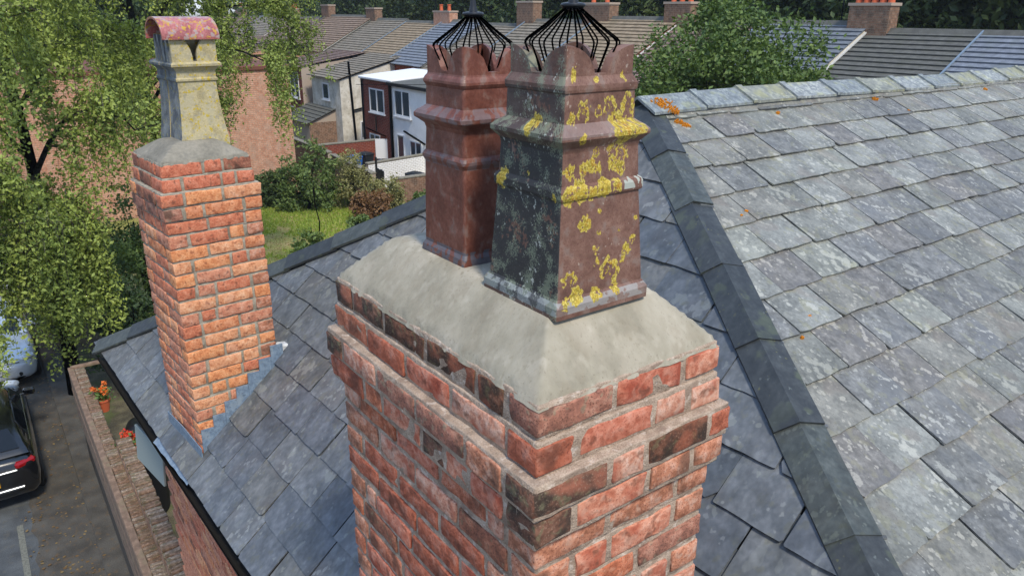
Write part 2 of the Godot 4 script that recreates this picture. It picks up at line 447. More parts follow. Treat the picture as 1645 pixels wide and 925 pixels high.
	M.brick_brown = mat_tex(make_tex([[0.2, hexc("6e5442")], [0.5, hexc("8c6c56")], [0.8, hexc("a78c76")]], "mid", "grit", 0.5, [["low2", 150, 200, hexc("5a4c40"), 0.6, 0, 0, 1]]), Color.WHITE, 0.5, 0.95)
	M.mortar_far = plain(hexc("a8998a"), 0.95)
	M.render_white = mat_tex(make_tex([[0.2, hexc("ebebe9")], [0.6, hexc("f4f4f2")], [0.9, hexc("f8f8f6")]], "low2", "fine", 0.7, []), Color.WHITE, 0.3, 0.9)
	M.render_cream = mat_tex(make_tex([[0.2, hexc("b8b2a4")], [0.5, hexc("d0cabc")], [0.8, hexc("dcd8ce")]], "low2", "mid", 0.6, [["mid2", 165, 210, hexc("a49c8c"), 0.5, 0, 0, 1]]), Color.WHITE, 0.3, 0.9)
	M.white_paint = plain(hexc("e8eaec"), 0.5)
	M.black_paint = plain(hexc("1e2022"), 0.5)
	var tt := make_tex([[0.2, hexc("72695e")], [0.5, hexc("8e8578")], [0.8, hexc("a69c8e")]], "mid", "grit", 0.5, [["low2", 150, 205, hexc("6f6a5c"), 0.6, 0, 0, 1]])
	var tn := make_tex([[0.2, hexc("7c7e80")], [0.5, hexc("96989a")], [0.8, hexc("aeb0b2")]], "mid", "grit", 0.5, [["low2", 150, 205, hexc("868a84"), 0.6, 0, 0, 1]])
	M.tiles = {}
	for k in [["grey", "e8e8e4"], ["brown", "f0dcd0"], ["purple", "e4cdd0"], ["blue", "b6bec8"], ["dark", "9c9a90"], ["sand", "fff2dc"], ["slate", "c2cad8"]]:
		M.tiles[k[0]] = mat_tex(tt if not (k[0] in ["blue", "slate", "dark"]) else tn, hexc(k[1]), 0.35, 0.85)
	M.glass = plain(hexc("3a444c"), 0.08)
	M.glass.metallic_specular = 0.7
	M.clay = plain(hexc("c4623c"), 0.8)
	# ground
	M.grass = mat_tex(make_tex([[0.2, hexc("6e7434")], [0.45, hexc("8c8c46")], [0.7, hexc("a08e5c")], [0.9, hexc("b49c70")]], "low2", "fine", 0.65, [["grit", 150, 200, hexc("4c5a20"), 0.6, 0, 0, 1]]), Color.WHITE, 0.12, 0.95)
	M.soil = mat_tex(make_tex([[0.2, hexc("3c3628")], [0.5, hexc("57503c")], [0.8, hexc("6f684e")]], "mid", "grit", 0.5, [["low2", 150, 200, hexc("4a5428"), 0.7, 0, 0, 1]]), Color.WHITE, 0.3, 0.95)
	M.asphalt = mat_tex(make_tex([[0.2, hexc("3a3d40")], [0.5, hexc("4b4f52")], [0.8, hexc("5e6264")]], "low2", "grit", 0.5, [["mid", 165, 205, hexc("5b5850"), 0.5, 0, 0, 1]]), Color.WHITE, 0.5, 0.85)
	M.paving = mat_tex(make_tex([[0.2, hexc("37342f")], [0.5, hexc("484540")], [0.8, hexc("595650")]], "low2", "grit", 0.5, [["mid2", 160, 205, hexc("5e4c38"), 0.6, 0, 0, 1]]), Color.WHITE, 0.5, 0.9)
	M.leaf = leaf_mat()
	M.bark = mat_tex(make_tex([[0.2, hexc("2a241e")], [0.5, hexc("3e362c")], [0.8, hexc("574c3e")]], "mid", "grit", 0.5, []), Color.WHITE, 1.5, 0.95, M.bump_mid, 1.0)
	M.bark_birch = mat_tex(make_tex([[0.2, hexc("8c887c")], [0.5, hexc("aaa698")], [0.8, hexc("c0bcb0")]], "mid", "grit", 0.5, [["mid2", 150, 185, hexc("4a443a"), 0.8, 0, 0, 1]]), Color.WHITE, 0.9, 0.9, M.bump_mid, 0.6)

# ---------------------------------------------------------------- chimneys
var brick_long := []
var brick_short := []

func setup_bricks() -> void:
	for i in 12: brick_long.append(worn_box(Vector3(0.215, 0.066, 0.1), 0.0045, 0.0058, 13.7 * i, 5, 2, 2))
	for i in 8: brick_short.append(worn_box(Vector3(0.1, 0.066, 0.1), 0.0045, 0.0058, 101.3 + 7.1 * i, 3, 2, 2))

func run_lengths(L: float) -> Array:
	var o := []
	var rem := L
	while rem > 0.01:
		var piece := 0.222 + rr(-0.012, 0.012)
		if rng.randf() < 0.14: piece = 0.112
		if rem < 0.16: piece = rem
		elif rem < 0.27: piece = rem if rem < 0.245 else rem - 0.11
		elif rem - piece < 0.06: piece = rem * 0.5
		o.append(piece)
		rem -= piece
	return o

# a brick shaft: local x 0..a, z -b..0, rows counted from the top
func chimney(node: Node3D, a: float, b: float, ytop: float, rows: int, hrow: float, offs: Array, pick: Callable, mortar: Material, rec: float, own_rows: int) -> void:
	var joined := SurfaceTool.new()
	var core := SurfaceTool.new()
	for r in rows:
		var o: float = offs[r] if r < offs.size() else 0.0
		var x0 := -o; var x1 := a + o; var z1 := o; var z0 := -(b + o)
		var y := ytop - (r + 0.5) * hrow
		var even := r % 2 == 0
		var d := 0.112
		core.append_from(worn_box(Vector3(x1 - x0 - rec * 2, hrow + 0.006, z1 - z0 - rec * 2), 0.004, 0.004, r * 3.1, 16, 2, 24), 0, Transform3D(Basis.IDENTITY, Vector3((x0 + x1) / 2, y, (z0 + z1) / 2)))
		for f in 4:
			var alongx := f < 2      # 0: +z, 1: -z, 2: -x, 3: +x
			var full := even == alongx
			var s0 := (x0 if alongx else z0) + (0.0 if full else d)
			var s1 := (x1 if alongx else z1) - (0.0 if full else d)
			var p := s0
			var ls := run_lengths(s1 - s0)
			if rng.randf() < 0.5: ls.reverse()
			for li in ls.size():
				var l: float = ls[li]
				var g0 := 0.0 if li == 0 and full else 0.008
				var g1 := 0.0 if li == ls.size() - 1 and full else 0.008
				var bl: float = l - g0 - g1
				var long_: bool = bl > 0.15
				var m: ArrayMesh = brick_long[rng.randi() % brick_long.size()] if long_ else brick_short[rng.randi() % brick_short.size()]
				var ctr: float = p + g0 + bl * 0.5
				p += l
				var jut := rr(-0.003, 0.003)
				var pos: Vector3
				var turn := 0.0
				if f == 0: pos = Vector3(ctr, y, z1 - 0.05 + jut)
				elif f == 1: pos = Vector3(ctr, y, z0 + 0.05 - jut); turn = PI
				elif f == 2: pos = Vector3(x0 + 0.05 - jut, y, ctr); turn = -PI / 2
				else: pos = Vector3(x1 - 0.05 + jut, y, ctr); turn = PI / 2
				if rng.randf() < 0.5: turn += PI
				pos.y += rr(-0.003, 0.003)
				var bs := Basis(Vector3.UP, turn) * Basis(Vector3.BACK, rr(-0.012, 0.012)) * Basis.from_scale(Vector3(bl / (0.215 if long_ else 0.1), (rr(0.88, 1.0) if rec < 0.005 else rr(0.98, 1.08)), 1.0))
				if f == 0 or f == 2 or r < own_rows:
					var mi := MeshInstance3D.new()
					mi.name = "brick"
					mi.mesh = m
					mi.material_override = pick.call(r, f)
					mi.transform = Transform3D(bs, pos)
					node.add_child(mi, true)
				else:
					joined.append_from(m, 0, Transform3D(bs, pos))
	obj("mortar", core.commit(), mortar, node)
	var back := obj("rear_brickwork", joined.commit(), M.bricks[0], node)
	back.set_meta("kind", "stuff")

func flaunching(node: Node3D, a: float, b: float, y0: float, hgt: float, run: float, over: float, mat: Material, sd: float) -> void:
	var mb := MB.new()
	var hh := func(x: float, z: float) -> float:
		var d1 := minf(x + over, a + over - x); var d2 := minf(-z + over, z + b + over)
		var d := minf(d1, d2)
		var t := clampf(d / run, 0.0, 1.25)
		var w := t - 0.2 * maxf(t - 0.8, 0.0) * maxf(t - 0.8, 0.0) / 0.2
		return y0 + 0.004 + hgt * minf(w, 1.02) + nz3.get_noise_3d(x * 22 + sd, 3.0, z * 22) * 0.0018 + nz3.get_noise_3d(x * 90 + sd, 3.0, z * 90) * 0.0008
	var wander := func(s: float) -> float: return maxf(0.0, nz3.get_noise_2d(s * 14.0 + sd, 2.0) * 0.5 + 0.15) * 0.022 + nz3.get_noise_2d(s * 60.0, sd) * 0.0025 - 0.001
	mb.grid(func(u: float, w: float) -> Vector3:
		var x := -over + (a + 2 * over) * u; var z := over - (b + 2 * over) * w
		var px: float = x; var pz: float = z
		var y: float = hh.call(x, z)
		if u < 0.001: px = x + wander.call(z + 5.0)
		if u > 0.999: px = x - wander.call(z + 9.0)
		if w < 0.001: pz = z - wander.call(x + 13.0)
		if w > 0.999: pz = z + wander.call(x + 21.0)
		if u < 0.001 or u > 0.999 or w < 0.001 or w > 0.999: y = y0 - 0.010 + nz3.get_noise_3d(x * 30, sd, z * 30) * 0.004
		return Vector3(px, y, pz), 44, 60)
	obj("cement_flaunching", mb, mat, node)

# ---------------------------------------------------------------- square clay pots
func pot_point(f: int, t: float, w: float, y: float, rc: float) -> Vector3:
	var p := Vector2(-w + 2 * w * t, w)
	var q := p.clamp(Vector2.ONE * -(w - rc), Vector2.ONE * (w - rc))
	var d := p - q
	if d.length() > 0.00001: p = q + d.normalized() * rc
	match f:
		0: return Vector3(p.x, y, p.y)
		1: return Vector3(p.y, y, -p.x)
		2: return Vector3(-p.x, y, -p.y)
	return Vector3(-p.y, y, p.x)

func pot_mesh(levels: Array, y_notch: float, y_tip: float, notch: float, thick: float) -> ArrayMesh:
	var ts := [0.0, 0.015, 0.04, 0.1, 0.17, 0.25, 0.33, 0.395, 0.41, 0.5, 0.59, 0.605, 0.67, 0.75, 0.83, 0.9, 0.96, 0.985, 1.0]
	var mb := MB.new()
	var rc := 0.008
	var top := func(t: float) -> float:
		var s := absf(2 * t - 1)
		if s < notch: return y_notch
		return y_notch + (y_tip - y_notch) * sqrt(maxf(0.0, 1.0 - pow((1.0 - s) / (1.0 - notch), 2.0)))
	var last: Array = levels[levels.size() - 1]
	var crown := levels.duplicate()
	for k in range(1, 6): crown.append([last[0], k / 5.0, true])
	var Y := func(l: Array, t: float) -> float:
		return lerpf(last[1], top.call(t), l[1]) if l.size() > 2 else l[1]
	for f in 4:
		for k in crown.size() - 1:
			var l0: Array = crown[k]; var l1: Array = crown[k + 1]
			for i in ts.size() - 1:
				var ta: float = ts[i]; var tb: float = ts[i + 1]
				var ya0: float = Y.call(l0, ta); var yb0: float = Y.call(l0, tb); var ya1: float = Y.call(l1, ta); var yb1: float = Y.call(l1, tb)
				var a := pot_point(f, ta, l0[0], ya0, rc); var b := pot_point(f, tb, l0[0], yb0, rc)
				var c := pot_point(f, tb, l1[0], yb1, rc); var d := pot_point(f, ta, l1[0], ya1, rc)
				var ua := Vector2((f + ta) / 4.0, 1.0 - ya0 / 0.56); var ub := Vector2((f + tb) / 4.0, 1.0 - yb0 / 0.56)
				var uc := Vector2((f + tb) / 4.0, 1.0 - yb1 / 0.56); var ud := Vector2((f + ta) / 4.0, 1.0 - ya1 / 0.56)
				mb.tri_uv(a, b, c, ua, ub, uc); mb.tri_uv(a, c, d, ua, uc, ud)
		# rim and inside
		var w: float = last[0]; var wi := w - thick
		for i in ts.size() - 1:
			var ta: float = ts[i]; var tb: float = ts[i + 1]
			var ya: float = top.call(ta); var yb: float = top.call(tb)
			var a := pot_point(f, ta, w, ya, rc); var b := pot_point(f, tb, w, yb, rc)
			var c := pot_point(f, tb, wi, yb, 0.003); var d := pot_point(f, ta, wi, ya, 0.003)
			var u := Vector2((f + ta) / 4.0, 1.0 - ya / 0.56)
			mb.tri_uv(a, b, c, u, u, u); mb.tri_uv(a, c, d, u, u, u)
			var e := pot_point(f, tb, wi, last[1] - 0.16, 0.003); var g := pot_point(f, ta, wi, last[1] - 0.16, 0.003)
			mb.tri_uv(d, c, e, u, u, u); mb.tri_uv(d, e, g, u, u, u)
	# floor inside
	var wi2: float = last[0] - thick
	mb.quad(Vector3(-wi2, last[1] - 0.16, wi2), Vector3(wi2, last[1] - 0.16, wi2), Vector3(wi2, last[1] - 0.16, -wi2), Vector3(-wi2, last[1] - 0.16, -wi2))
	return mb.mesh()

# picture of the clay: 4 faces side by side (256 px each), 512 px of height (0.56 m)
func pot_picture(mossy: bool) -> ImageTexture:
	var W := 1024; var H := 512
	var A: PackedByteArray = NM["low2"]; var B: PackedByteArray = NM["fine"]; var C: PackedByteArray = NM["mid"]; var G: PackedByteArray = NM["grit"]; var S: PackedByteArray = NM["spot2"]; var D: PackedByteArray = NM["mid2"]
	var buf := PackedByteArray(); buf.resize(W * H * 3)
	var clay := lut([[0.2, hexc("5e4338")], [0.5, hexc("765649")], [0.8, hexc("8c6e60")]] if mossy else [[0.2, hexc("5c3226")], [0.5, hexc("734436")], [0.8, hexc("8a5c4e")]])
	for y in H:
		for x in W:
			var j := ((y & 511) << 9) + (x & 511)
			var f := x >> 8
			var cc: Color = clay[int(A[j] * 0.45 + B[j] * 0.3 + C[j] * 0.25)]
			if G[j] > 172: cc = cc.lerp(hexc("54302a"), 0.45)
			if C[j] > 158: cc = cc.lerp(Color(0.5, 0.44, 0.41), minf((C[j] - 158) / 60.0, 1.0) * 0.6)
			if mossy:
				var h := 1.0 - y / 512.0
				if f == 3 or f == 2:
					# the weather side: black tar-like soot with grey-green growth in patches
					var k := clampf((A[j] + (B[j] - 128) * 0.8 - 30) / 34.0, 0.0, 1.0)
					if h > 0.82: k *= 0.25
					elif h > 0.62: k *= 0.6
					cc = cc.lerp(Color(0.17, 0.175, 0.18), k * 0.95)
					var gr: int = C[(j * 1 + 7777) & 262143]
					var near := clampf(((x & 255) - 170) / 60.0, 0.0, 1.0) if f == 3 else 0.0
					var low := clampf((0.2 - h) / 0.12, 0.0, 1.0)
					var band := 1.0 if (h > 0.62 and h < 0.72) else 0.0
					var tot: float = gr + near * 34.0 + low * 36.0 + band * 40.0 + (G[j] - 128) * 0.9
					if tot > 158: cc = cc.lerp(Color(0.49, 0.53, 0.44), minf((tot - 158) / 40.0, 1.0) * 0.75)
					if S[(j + 31000) & 262143] + (G[j] - 128) * 0.4 > 205: cc = cc.lerp(Color(0.72, 0.74, 0.7), 0.75)
				elif S[(j + 9000) & 262143] > 214: cc = cc.lerp(Color(0.75, 0.72, 0.66), 0.5)
				if h > 0.655 and h < 0.70 and f != 3: cc = cc.lerp(Color(0.56, 0.52, 0.52), 0.45)
				if h < 0.05: cc = cc.lerp(Color(0.62, 0.64, 0.64), 0.7 if D[j] > 110 else 0.3)
				if f == 0 and h > 0.44 and h < 0.485 and (x & 255) > 190 and D[j] > 108: cc = Color(0.66, 0.68, 0.64)
			else:
				var h2 := 1.0 - y / 512.0
				if h2 < 0.075 and D[j] > 105: cc = cc.lerp(Color(0.33, 0.37, 0.42), 0.7)
				if (h2 > 0.64 and h2 < 0.70) or (h2 > 0.44 and h2 < 0.49):
					if D[j] > 112: cc = cc.lerp(Color(0.42, 0.40, 0.42), 0.6)
			var o := (y * W + x) * 3
			buf[o] = int(cc.r * 255); buf[o + 1] = int(cc.g * 255); buf[o + 2] = int(cc.b * 255)
	if mossy:
		# yellow lichen: [face, u, v(up), radius, ring?]  measured on the photograph
		var L := [[0, 0.12, 0.125, 0.10, 1], [0, 0.58, 0.125, 0.15, 1], [0, 0.80, 0.2, 0.06, 0], [0, 0.88, 0.235, 0.045, 0], [0, 0.76, 0.165, 0.04, 0], [0, 0.2, 0.058, 0.09, 0], [0, 0.1, 0.045, 0.05, 0], [0, 0.42, 0.05, 0.08, 0], [0, 0.64, 0.055, 0.07, 0],
			[0, 0.42, 0.225, 0.042, 1], [0, 0.45, 0.175, 0.04, 0], [0, 0.3, 0.335, 0.09, 0], [0, 0.24, 0.33, 0.05, 0], [0, 0.46, 0.375, 0.024, 0], [0, 0.45, 0.29, 0.035, 0], [0, 0.72, 0.285, 0.02, 0], [0, 0.92, 0.315, 0.034, 0],
			[0, 0.1, 0.445, 0.1, 0], [0, 0.22, 0.455, 0.12, 0], [0, 0.36, 0.45, 0.07, 0], [0, 0.5, 0.455, 0.1, 0], [0, 0.66, 0.46, 0.07, 0],
			[0, 0.08, 0.535, 0.08, 0], [0, 0.26, 0.535, 0.07, 0], [0, 0.36, 0.545, 0.08, 0], [0, 0.44, 0.53, 0.06, 0], [0, 0.62, 0.55, 0.08, 0], [0, 0.72, 0.53, 0.09, 0], [0, 0.75, 0.578, 0.095, 1], [0, 0.4, 0.592, 0.055, 1], [0, 0.6, 0.608, 0.035, 1],
			[0, 0.22, 0.655, 0.05, 0], [0, 0.7, 0.675, 0.16, 0], [0, 0.84, 0.67, 0.09, 0], [0, 0.94, 0.685, 0.06, 0], [0, 0.25, 0.735, 0.11, 1], [0, 0.1, 0.725, 0.06, 0], [0, 0.62, 0.745, 0.12, 1], [0, 0.88, 0.755, 0.12, 1], [0, 0.46, 0.74, 0.06, 1],
			[0, 0.1, 0.87, 0.06, 0], [0, 0.42, 0.855, 0.03, 0], [0, 0.8, 0.86, 0.035, 0], [3, 0.55, 0.685, 0.09, 0], [3, 0.6, 0.70, 0.07, 0], [3, 0.13, 0.47, 0.08, 0], [3, 0.1, 0.44, 0.06, 0], [3, 0.5, 0.5, 0.025, 0], [3, 0.9, 0.44, 0.03, 0], [1, 0.15, 0.66, 0.1, 0], [1, 0.3, 0.3, 0.08, 1]]
		for l in L:
			var cx: float = (l[0] + l[1]) * 256.0; var cy: float = (1.0 - l[2]) * 512.0; var R: float = l[3] * 222.0
			for y in range(int(cy - R - 8), int(cy + R + 9)):
				for x in range(int(cx - R - 8), int(cx + R + 9)):
					if x < 0 or x >= W or y < 0 or y >= H: continue
					var j := ((y & 511) << 9) + (x & 511)
					var dx := x - cx; var dy := (y - cy) * 1.08
					var ang := atan2(dy, dx)
					var rad := sqrt(dx * dx + dy * dy) + (D[j] - 128) * 0.05 + (B[j] - 128) * 0.045 + (G[j] - 128) * 0.012 + sin(ang * 7.0 + cx) * R * 0.07
					var hit := rad < R * 0.92
					if l[4] == 1 and rad < R * 0.5 and rad > R * 0.14: hit = false
					if hit and l[4] == 1 and ang > 1.2 and ang < 2.4 and R > 20: hit = false
					if hit and B[(j + 4000) & 262143] < 176:
						var cc := hexc("b2982e").lerp(hexc("8c7c26"), clampf((B[j] - 100) / 70.0, 0.0, 1.0)).lerp(hexc("b07a1c"), clampf((D[j] - 150) / 40.0, 0.0, 0.6))
						if G[j] > 158: cc = hexc("c8b860")
						elif G[j] < 92: cc = cc.lerp(hexc("8a7826"), 0.5)
						if rad > R * 0.78: cc = cc.lerp(hexc("c9bc6a"), 0.5)
						var o := (y * W + x) * 3
						buf[o] = int(cc.r * 255); buf[o + 1] = int(cc.g * 255); buf[o + 2] = int(cc.b * 255)
	var im := Image.create_from_data(W, H, false, Image.FORMAT_RGB8, buf)
	im.generate_mipmaps()
	return ImageTexture.create_from_image(im)

func pot_material(mossy: bool) -> StandardMaterial3D:
	var m := StandardMaterial3D.new()
	m.albedo_texture = pot_picture(mossy)
	m.roughness = 0.62 if mossy else 0.5
	m.heightmap_enabled = true
	m.heightmap_texture = M.bump_mid
	m.heightmap_scale = 0.12
	return m

func bird_guard(label: String, at: Vector3, turn: float, n: int) -> void:
	var t := thing("bird_guard", label, "bird guard", at, turn, "wire bird guards on the chimney pots")
	for k in n:
		var a := TAU * (k + 0.5) / n
		var d := Vector3(cos(a), 0, sin(a))
		var mb := MB.new()
		var pts := []
		for q in [[0.071, -0.03], [0.073, 0.0], [0.088, 0.033], [0.099, 0.057], [0.0985, 0.064], [0.093, 0.070], [0.06, 0.0935], [0.03, 0.117], [0.014, 0.130]]:
			pts.append(d * (q[0] + 0.0) + Vector3.UP * q[1])
		mb.tube(pts, 0.002, 6)
		obj("wire", mb, M.black_iron, t)
	var mb := MB.new()
	mb.lathe(Vector3.ZERO, [Vector2(0.0, 0.122), Vector2(0.018, 0.124), Vector2(0.026, 0.131), Vector2(0.0265, 0.134), Vector2(0.024, 0.137), Vector2(0.011, 0.139), Vector2(0.0085, 0.15), Vector2(0.004, 0.178), Vector2(0.0, 0.18)], 20)
	obj("top_cap", mb, M.black_iron, t)
	mb = MB.new()
	var ring := []
	for i in 33: ring.append(Vector3(cos(TAU * i / 32) * 0.0715, -0.012, sin(TAU * i / 32) * 0.0715))
	mb.tube(ring, 0.004, 6, false)
	obj("base_ring", mb, M.black_iron, t)

func build_main_chimney() -> void:
	var t := thing("brick_chimney", "large near red brick chimney stack with smooth new cement top and two pots", "chimney", Vector3(0.807, 5.3, -1.019), deg_to_rad(0.57))
	var ytop := 7.467 - 5.3
	var offs := [0.0, 0.006, 0.031, 0.022]
	chimney(t, 0.553, 0.967, ytop, 27, 0.0803, offs, func(r: int, f: int) -> Material:
		var q := rng.randf()
		if r < 1 and f != 0: return M.bricks[[9, 10, 9, 10, 5, 3][rng.randi() % 6]]
		if r < 2 and f != 0: return M.bricks[[9, 4, 7, 5, 1, 8][rng.randi() % 6]]
		if r < 4: return M.bricks[[3, 0, 5, 10, 2, 7, 6, 9, 8][rng.randi() % 9]]
		if f == 0: return M.bricks[[0, 2, 5, 1, 0, 6, 2, 6, 5, 3][rng.randi() % 10]]
		return M.bricks[[7, 8, 1, 5, 0, 7, 8, 5, 2, 4][rng.randi() % 10]], M.mortar, 0.0042, 5)
	flaunching(t, 0.553, 0.967, ytop, 0.128, 0.125, 0.0, M.cement, 3.0)
	# pots
	var m1 := pot_mesh([[0.1365, -0.01], [0.137, 0.016], [0.131, 0.026], [0.1265, 0.032], [0.1135, 0.238], [0.118, 0.241], [0.1195, 0.246], [0.1195, 0.259], [0.117, 0.266], [0.1115, 0.27], [0.1085, 0.335], [0.1105, 0.345], [0.1165, 0.352], [0.1235, 0.360], [0.1255, 0.3625], [0.1255, 0.371], [0.118, 0.379], [0.106, 0.387], [0.1, 0.392], [0.0985, 0.45], [0.1015, 0.4525], [0.1025, 0.458], [0.1025, 0.4665], [0.0995, 0.472], [0.0955, 0.479], [0.0935, 0.483]], 0.487, 0.541, 0.2, 0.017)
	var p1 := thing("chimney_pot", "front clay pot with yellow lichen on one side and soot-black on the other", "chimney pot", Vector3(1.063, 7.6, -1.256), deg_to_rad(0.57), "crowned clay pots on the near chimney")
	obj("pot_body", m1, pot_material(true), p1)
	var m2 := pot_mesh([[0.1055, -0.02], [0.106, 0.012], [0.104, 0.024], [0.0985, 0.034], [0.0945, 0.248], [0.0965, 0.252], [0.0995, 0.259], [0.0995, 0.266], [0.0965, 0.272], [0.093, 0.277], [0.091, 0.332], [0.094, 0.343], [0.104, 0.352], [0.112, 0.358], [0.1135, 0.361], [0.1135, 0.369], [0.107, 0.377], [0.095, 0.385], [0.09, 0.39], [0.0885, 0.436], [0.091, 0.44], [0.094, 0.446], [0.0935, 0.452], [0.0905, 0.459], [0.0865, 0.464], [0.0855, 0.468]], 0.474, 0.532, 0.2, 0.016)
	var p2 := thing("chimney_pot", "clean brown clay pot standing behind the lichen-covered one", "chimney pot", Vector3(1.047, 7.594, -1.608), deg_to_rad(0.57), "crowned clay pots on the near chimney")
	obj("pot_body", m2, pot_material(false), p2)
	bird_guard("black wire cage in the lichen-covered front pot", Vector3(1.063, 8.083, -1.256), 0.1, 18)
	bird_guard("black wire cage in the clean brown rear pot", Vector3(1.047, 8.064, -1.608), 0.23, 18)

func build_far_chimney() -> void:
	var t := thing("brick_chimney", "tall orange brick chimney with lead flashing and one hooded pot", "chimney", Vector3(0.807, 5.1, -4.406), deg_to_rad(5.3))
	var ytop := 7.405 - 5.1
	var a := 0.552; var b := 0.56
	chimney(t, a, b, ytop, 29, 0.08, [-0.02, -0.012, 0.012, 0.008], func(r: int, f: int) -> Material:
		if r < 2: return M.bricks_dull[[0, 3, 0, 2][rng.randi() % 4]]
		if r < 4 and f == 2: return M.bricks_dull[[1, 2, 3][rng.randi() % 3]]
		if r > 21 and rng.randf() < 0.5: return M.bricks_dull[rng.randi() % 4]
		if f == 2: return M.bricks_orange[[0, 3, 4, 2, 3][rng.randi() % 5]] if rng.randf() < 0.95 else M.bricks_dull[rng.randi() % 4]
		return M.bricks_orange[[0, 1, 0, 2, 1, 4, 3][rng.randi() % 7]] if rng.randf() < 0.995 else M.bricks_dull[0], M.mortar_dull, 0.006, 4)
	flaunching(t, a - 0.04, b - 0.04, ytop, 0.085, 0.13, 0.0, M.cement_grey, 40.0)
	var fl: MeshInstance3D = t.get_child(t.get_child_count() - 1)
	fl.position = Vector3(0.02, 0, -0.02)
	# stepped lead flashing up the slope on the +z face, apron on the -x face
	var tanp := tan(deg_to_rad(42.0))
	var roof0 := 5.565 - 5.1 - 0.02
	for k in 7:
		var x0 := 0.004 + k * 0.081; var x1 := x0 + 0.088
		var yb0 := roof0 + x0 * tanp - 0.03; var yb1 := roof0 + x1 * tanp - 0.03
		var yt := roof0 + x0 * tanp + 0.205
		var mb := MB.new()
		var zf := 0.010 + 0.004 * k - 0.002 * (k % 2)
		mb.prism(PackedVector2Array([Vector2(x0, yb0), Vector2(x1, yb1), Vector2(x1, yt), Vector2(x0 + 0.006, yt + 0.004)]), func(p: Vector2, h: float) -> Vector3: return Vector3(p.x, p.y, h), zf - 0.008, zf)
		mb.prism(PackedVector2Array([Vector2(x0, yb0), Vector2(x1, yb1), Vector2(x1, yb1 + 0.05), Vector2(x0, yb0 + 0.05)]), func(p: Vector2, h: float) -> Vector3: return Vector3(p.x, p.y - h * 0.28, h), zf - 0.004, zf + 0.035)
		obj("flashing_step", mb, M.lead, t)
	var mb := MB.new()
	# apron: upright strip on the -x face, then out over the slates
	var g := func(s: Vector2, h: float) -> Vector3: return Vector3(-0.009 - h, s.y, s.x)
	mb.prism(PackedVector2Array([Vector2(0.03, roof0 - 0.05), Vector2(0.03, roof0 + 0.10), Vector2(-b * 0.5, roof0 + 0.115), Vector2(-b - 0.03, roof0 + 0.10), Vector2(-b - 0.03, roof0 - 0.05)]), g, 0.0, 0.006)
	mb.grid(func(u: float, w: float) -> Vector3: return Vector3(-0.015 - w * 0.12, roof0 + 0.0 - w * 0.10 + 0.006 * sin(u * 23.0) * w, 0.05 - u * (b + 0.1)), 16, 3)
	obj("lead_apron", mb, M.lead, t)
	mb = MB.new()
	mb.cbox(Vector3(a + 0.03, roof0 + a * tanp + 0.03, -0.02), Vector3(0.07, 0.2, 0.07), 0.01, Basis(Vector3.BACK, -0.2))
	mb.cbox(Vector3(a + 0.11, roof0 + a * tanp + 0.06, -0.2), Vector3(0.2, 0.03, 0.5), 0.01, Basis(Vector3.BACK, 0.5))
	obj("back_gutter_lead", mb, M.lead_white, t)
	# the hooded pot
	var p := thing("chimney_pot", "pale stone pot under a red half-barrel hood with yellow lichen", "chimney pot", Vector3(1.0, 7.472, -4.62), deg_to_rad(4.5))
	build_hooded_pot(p)

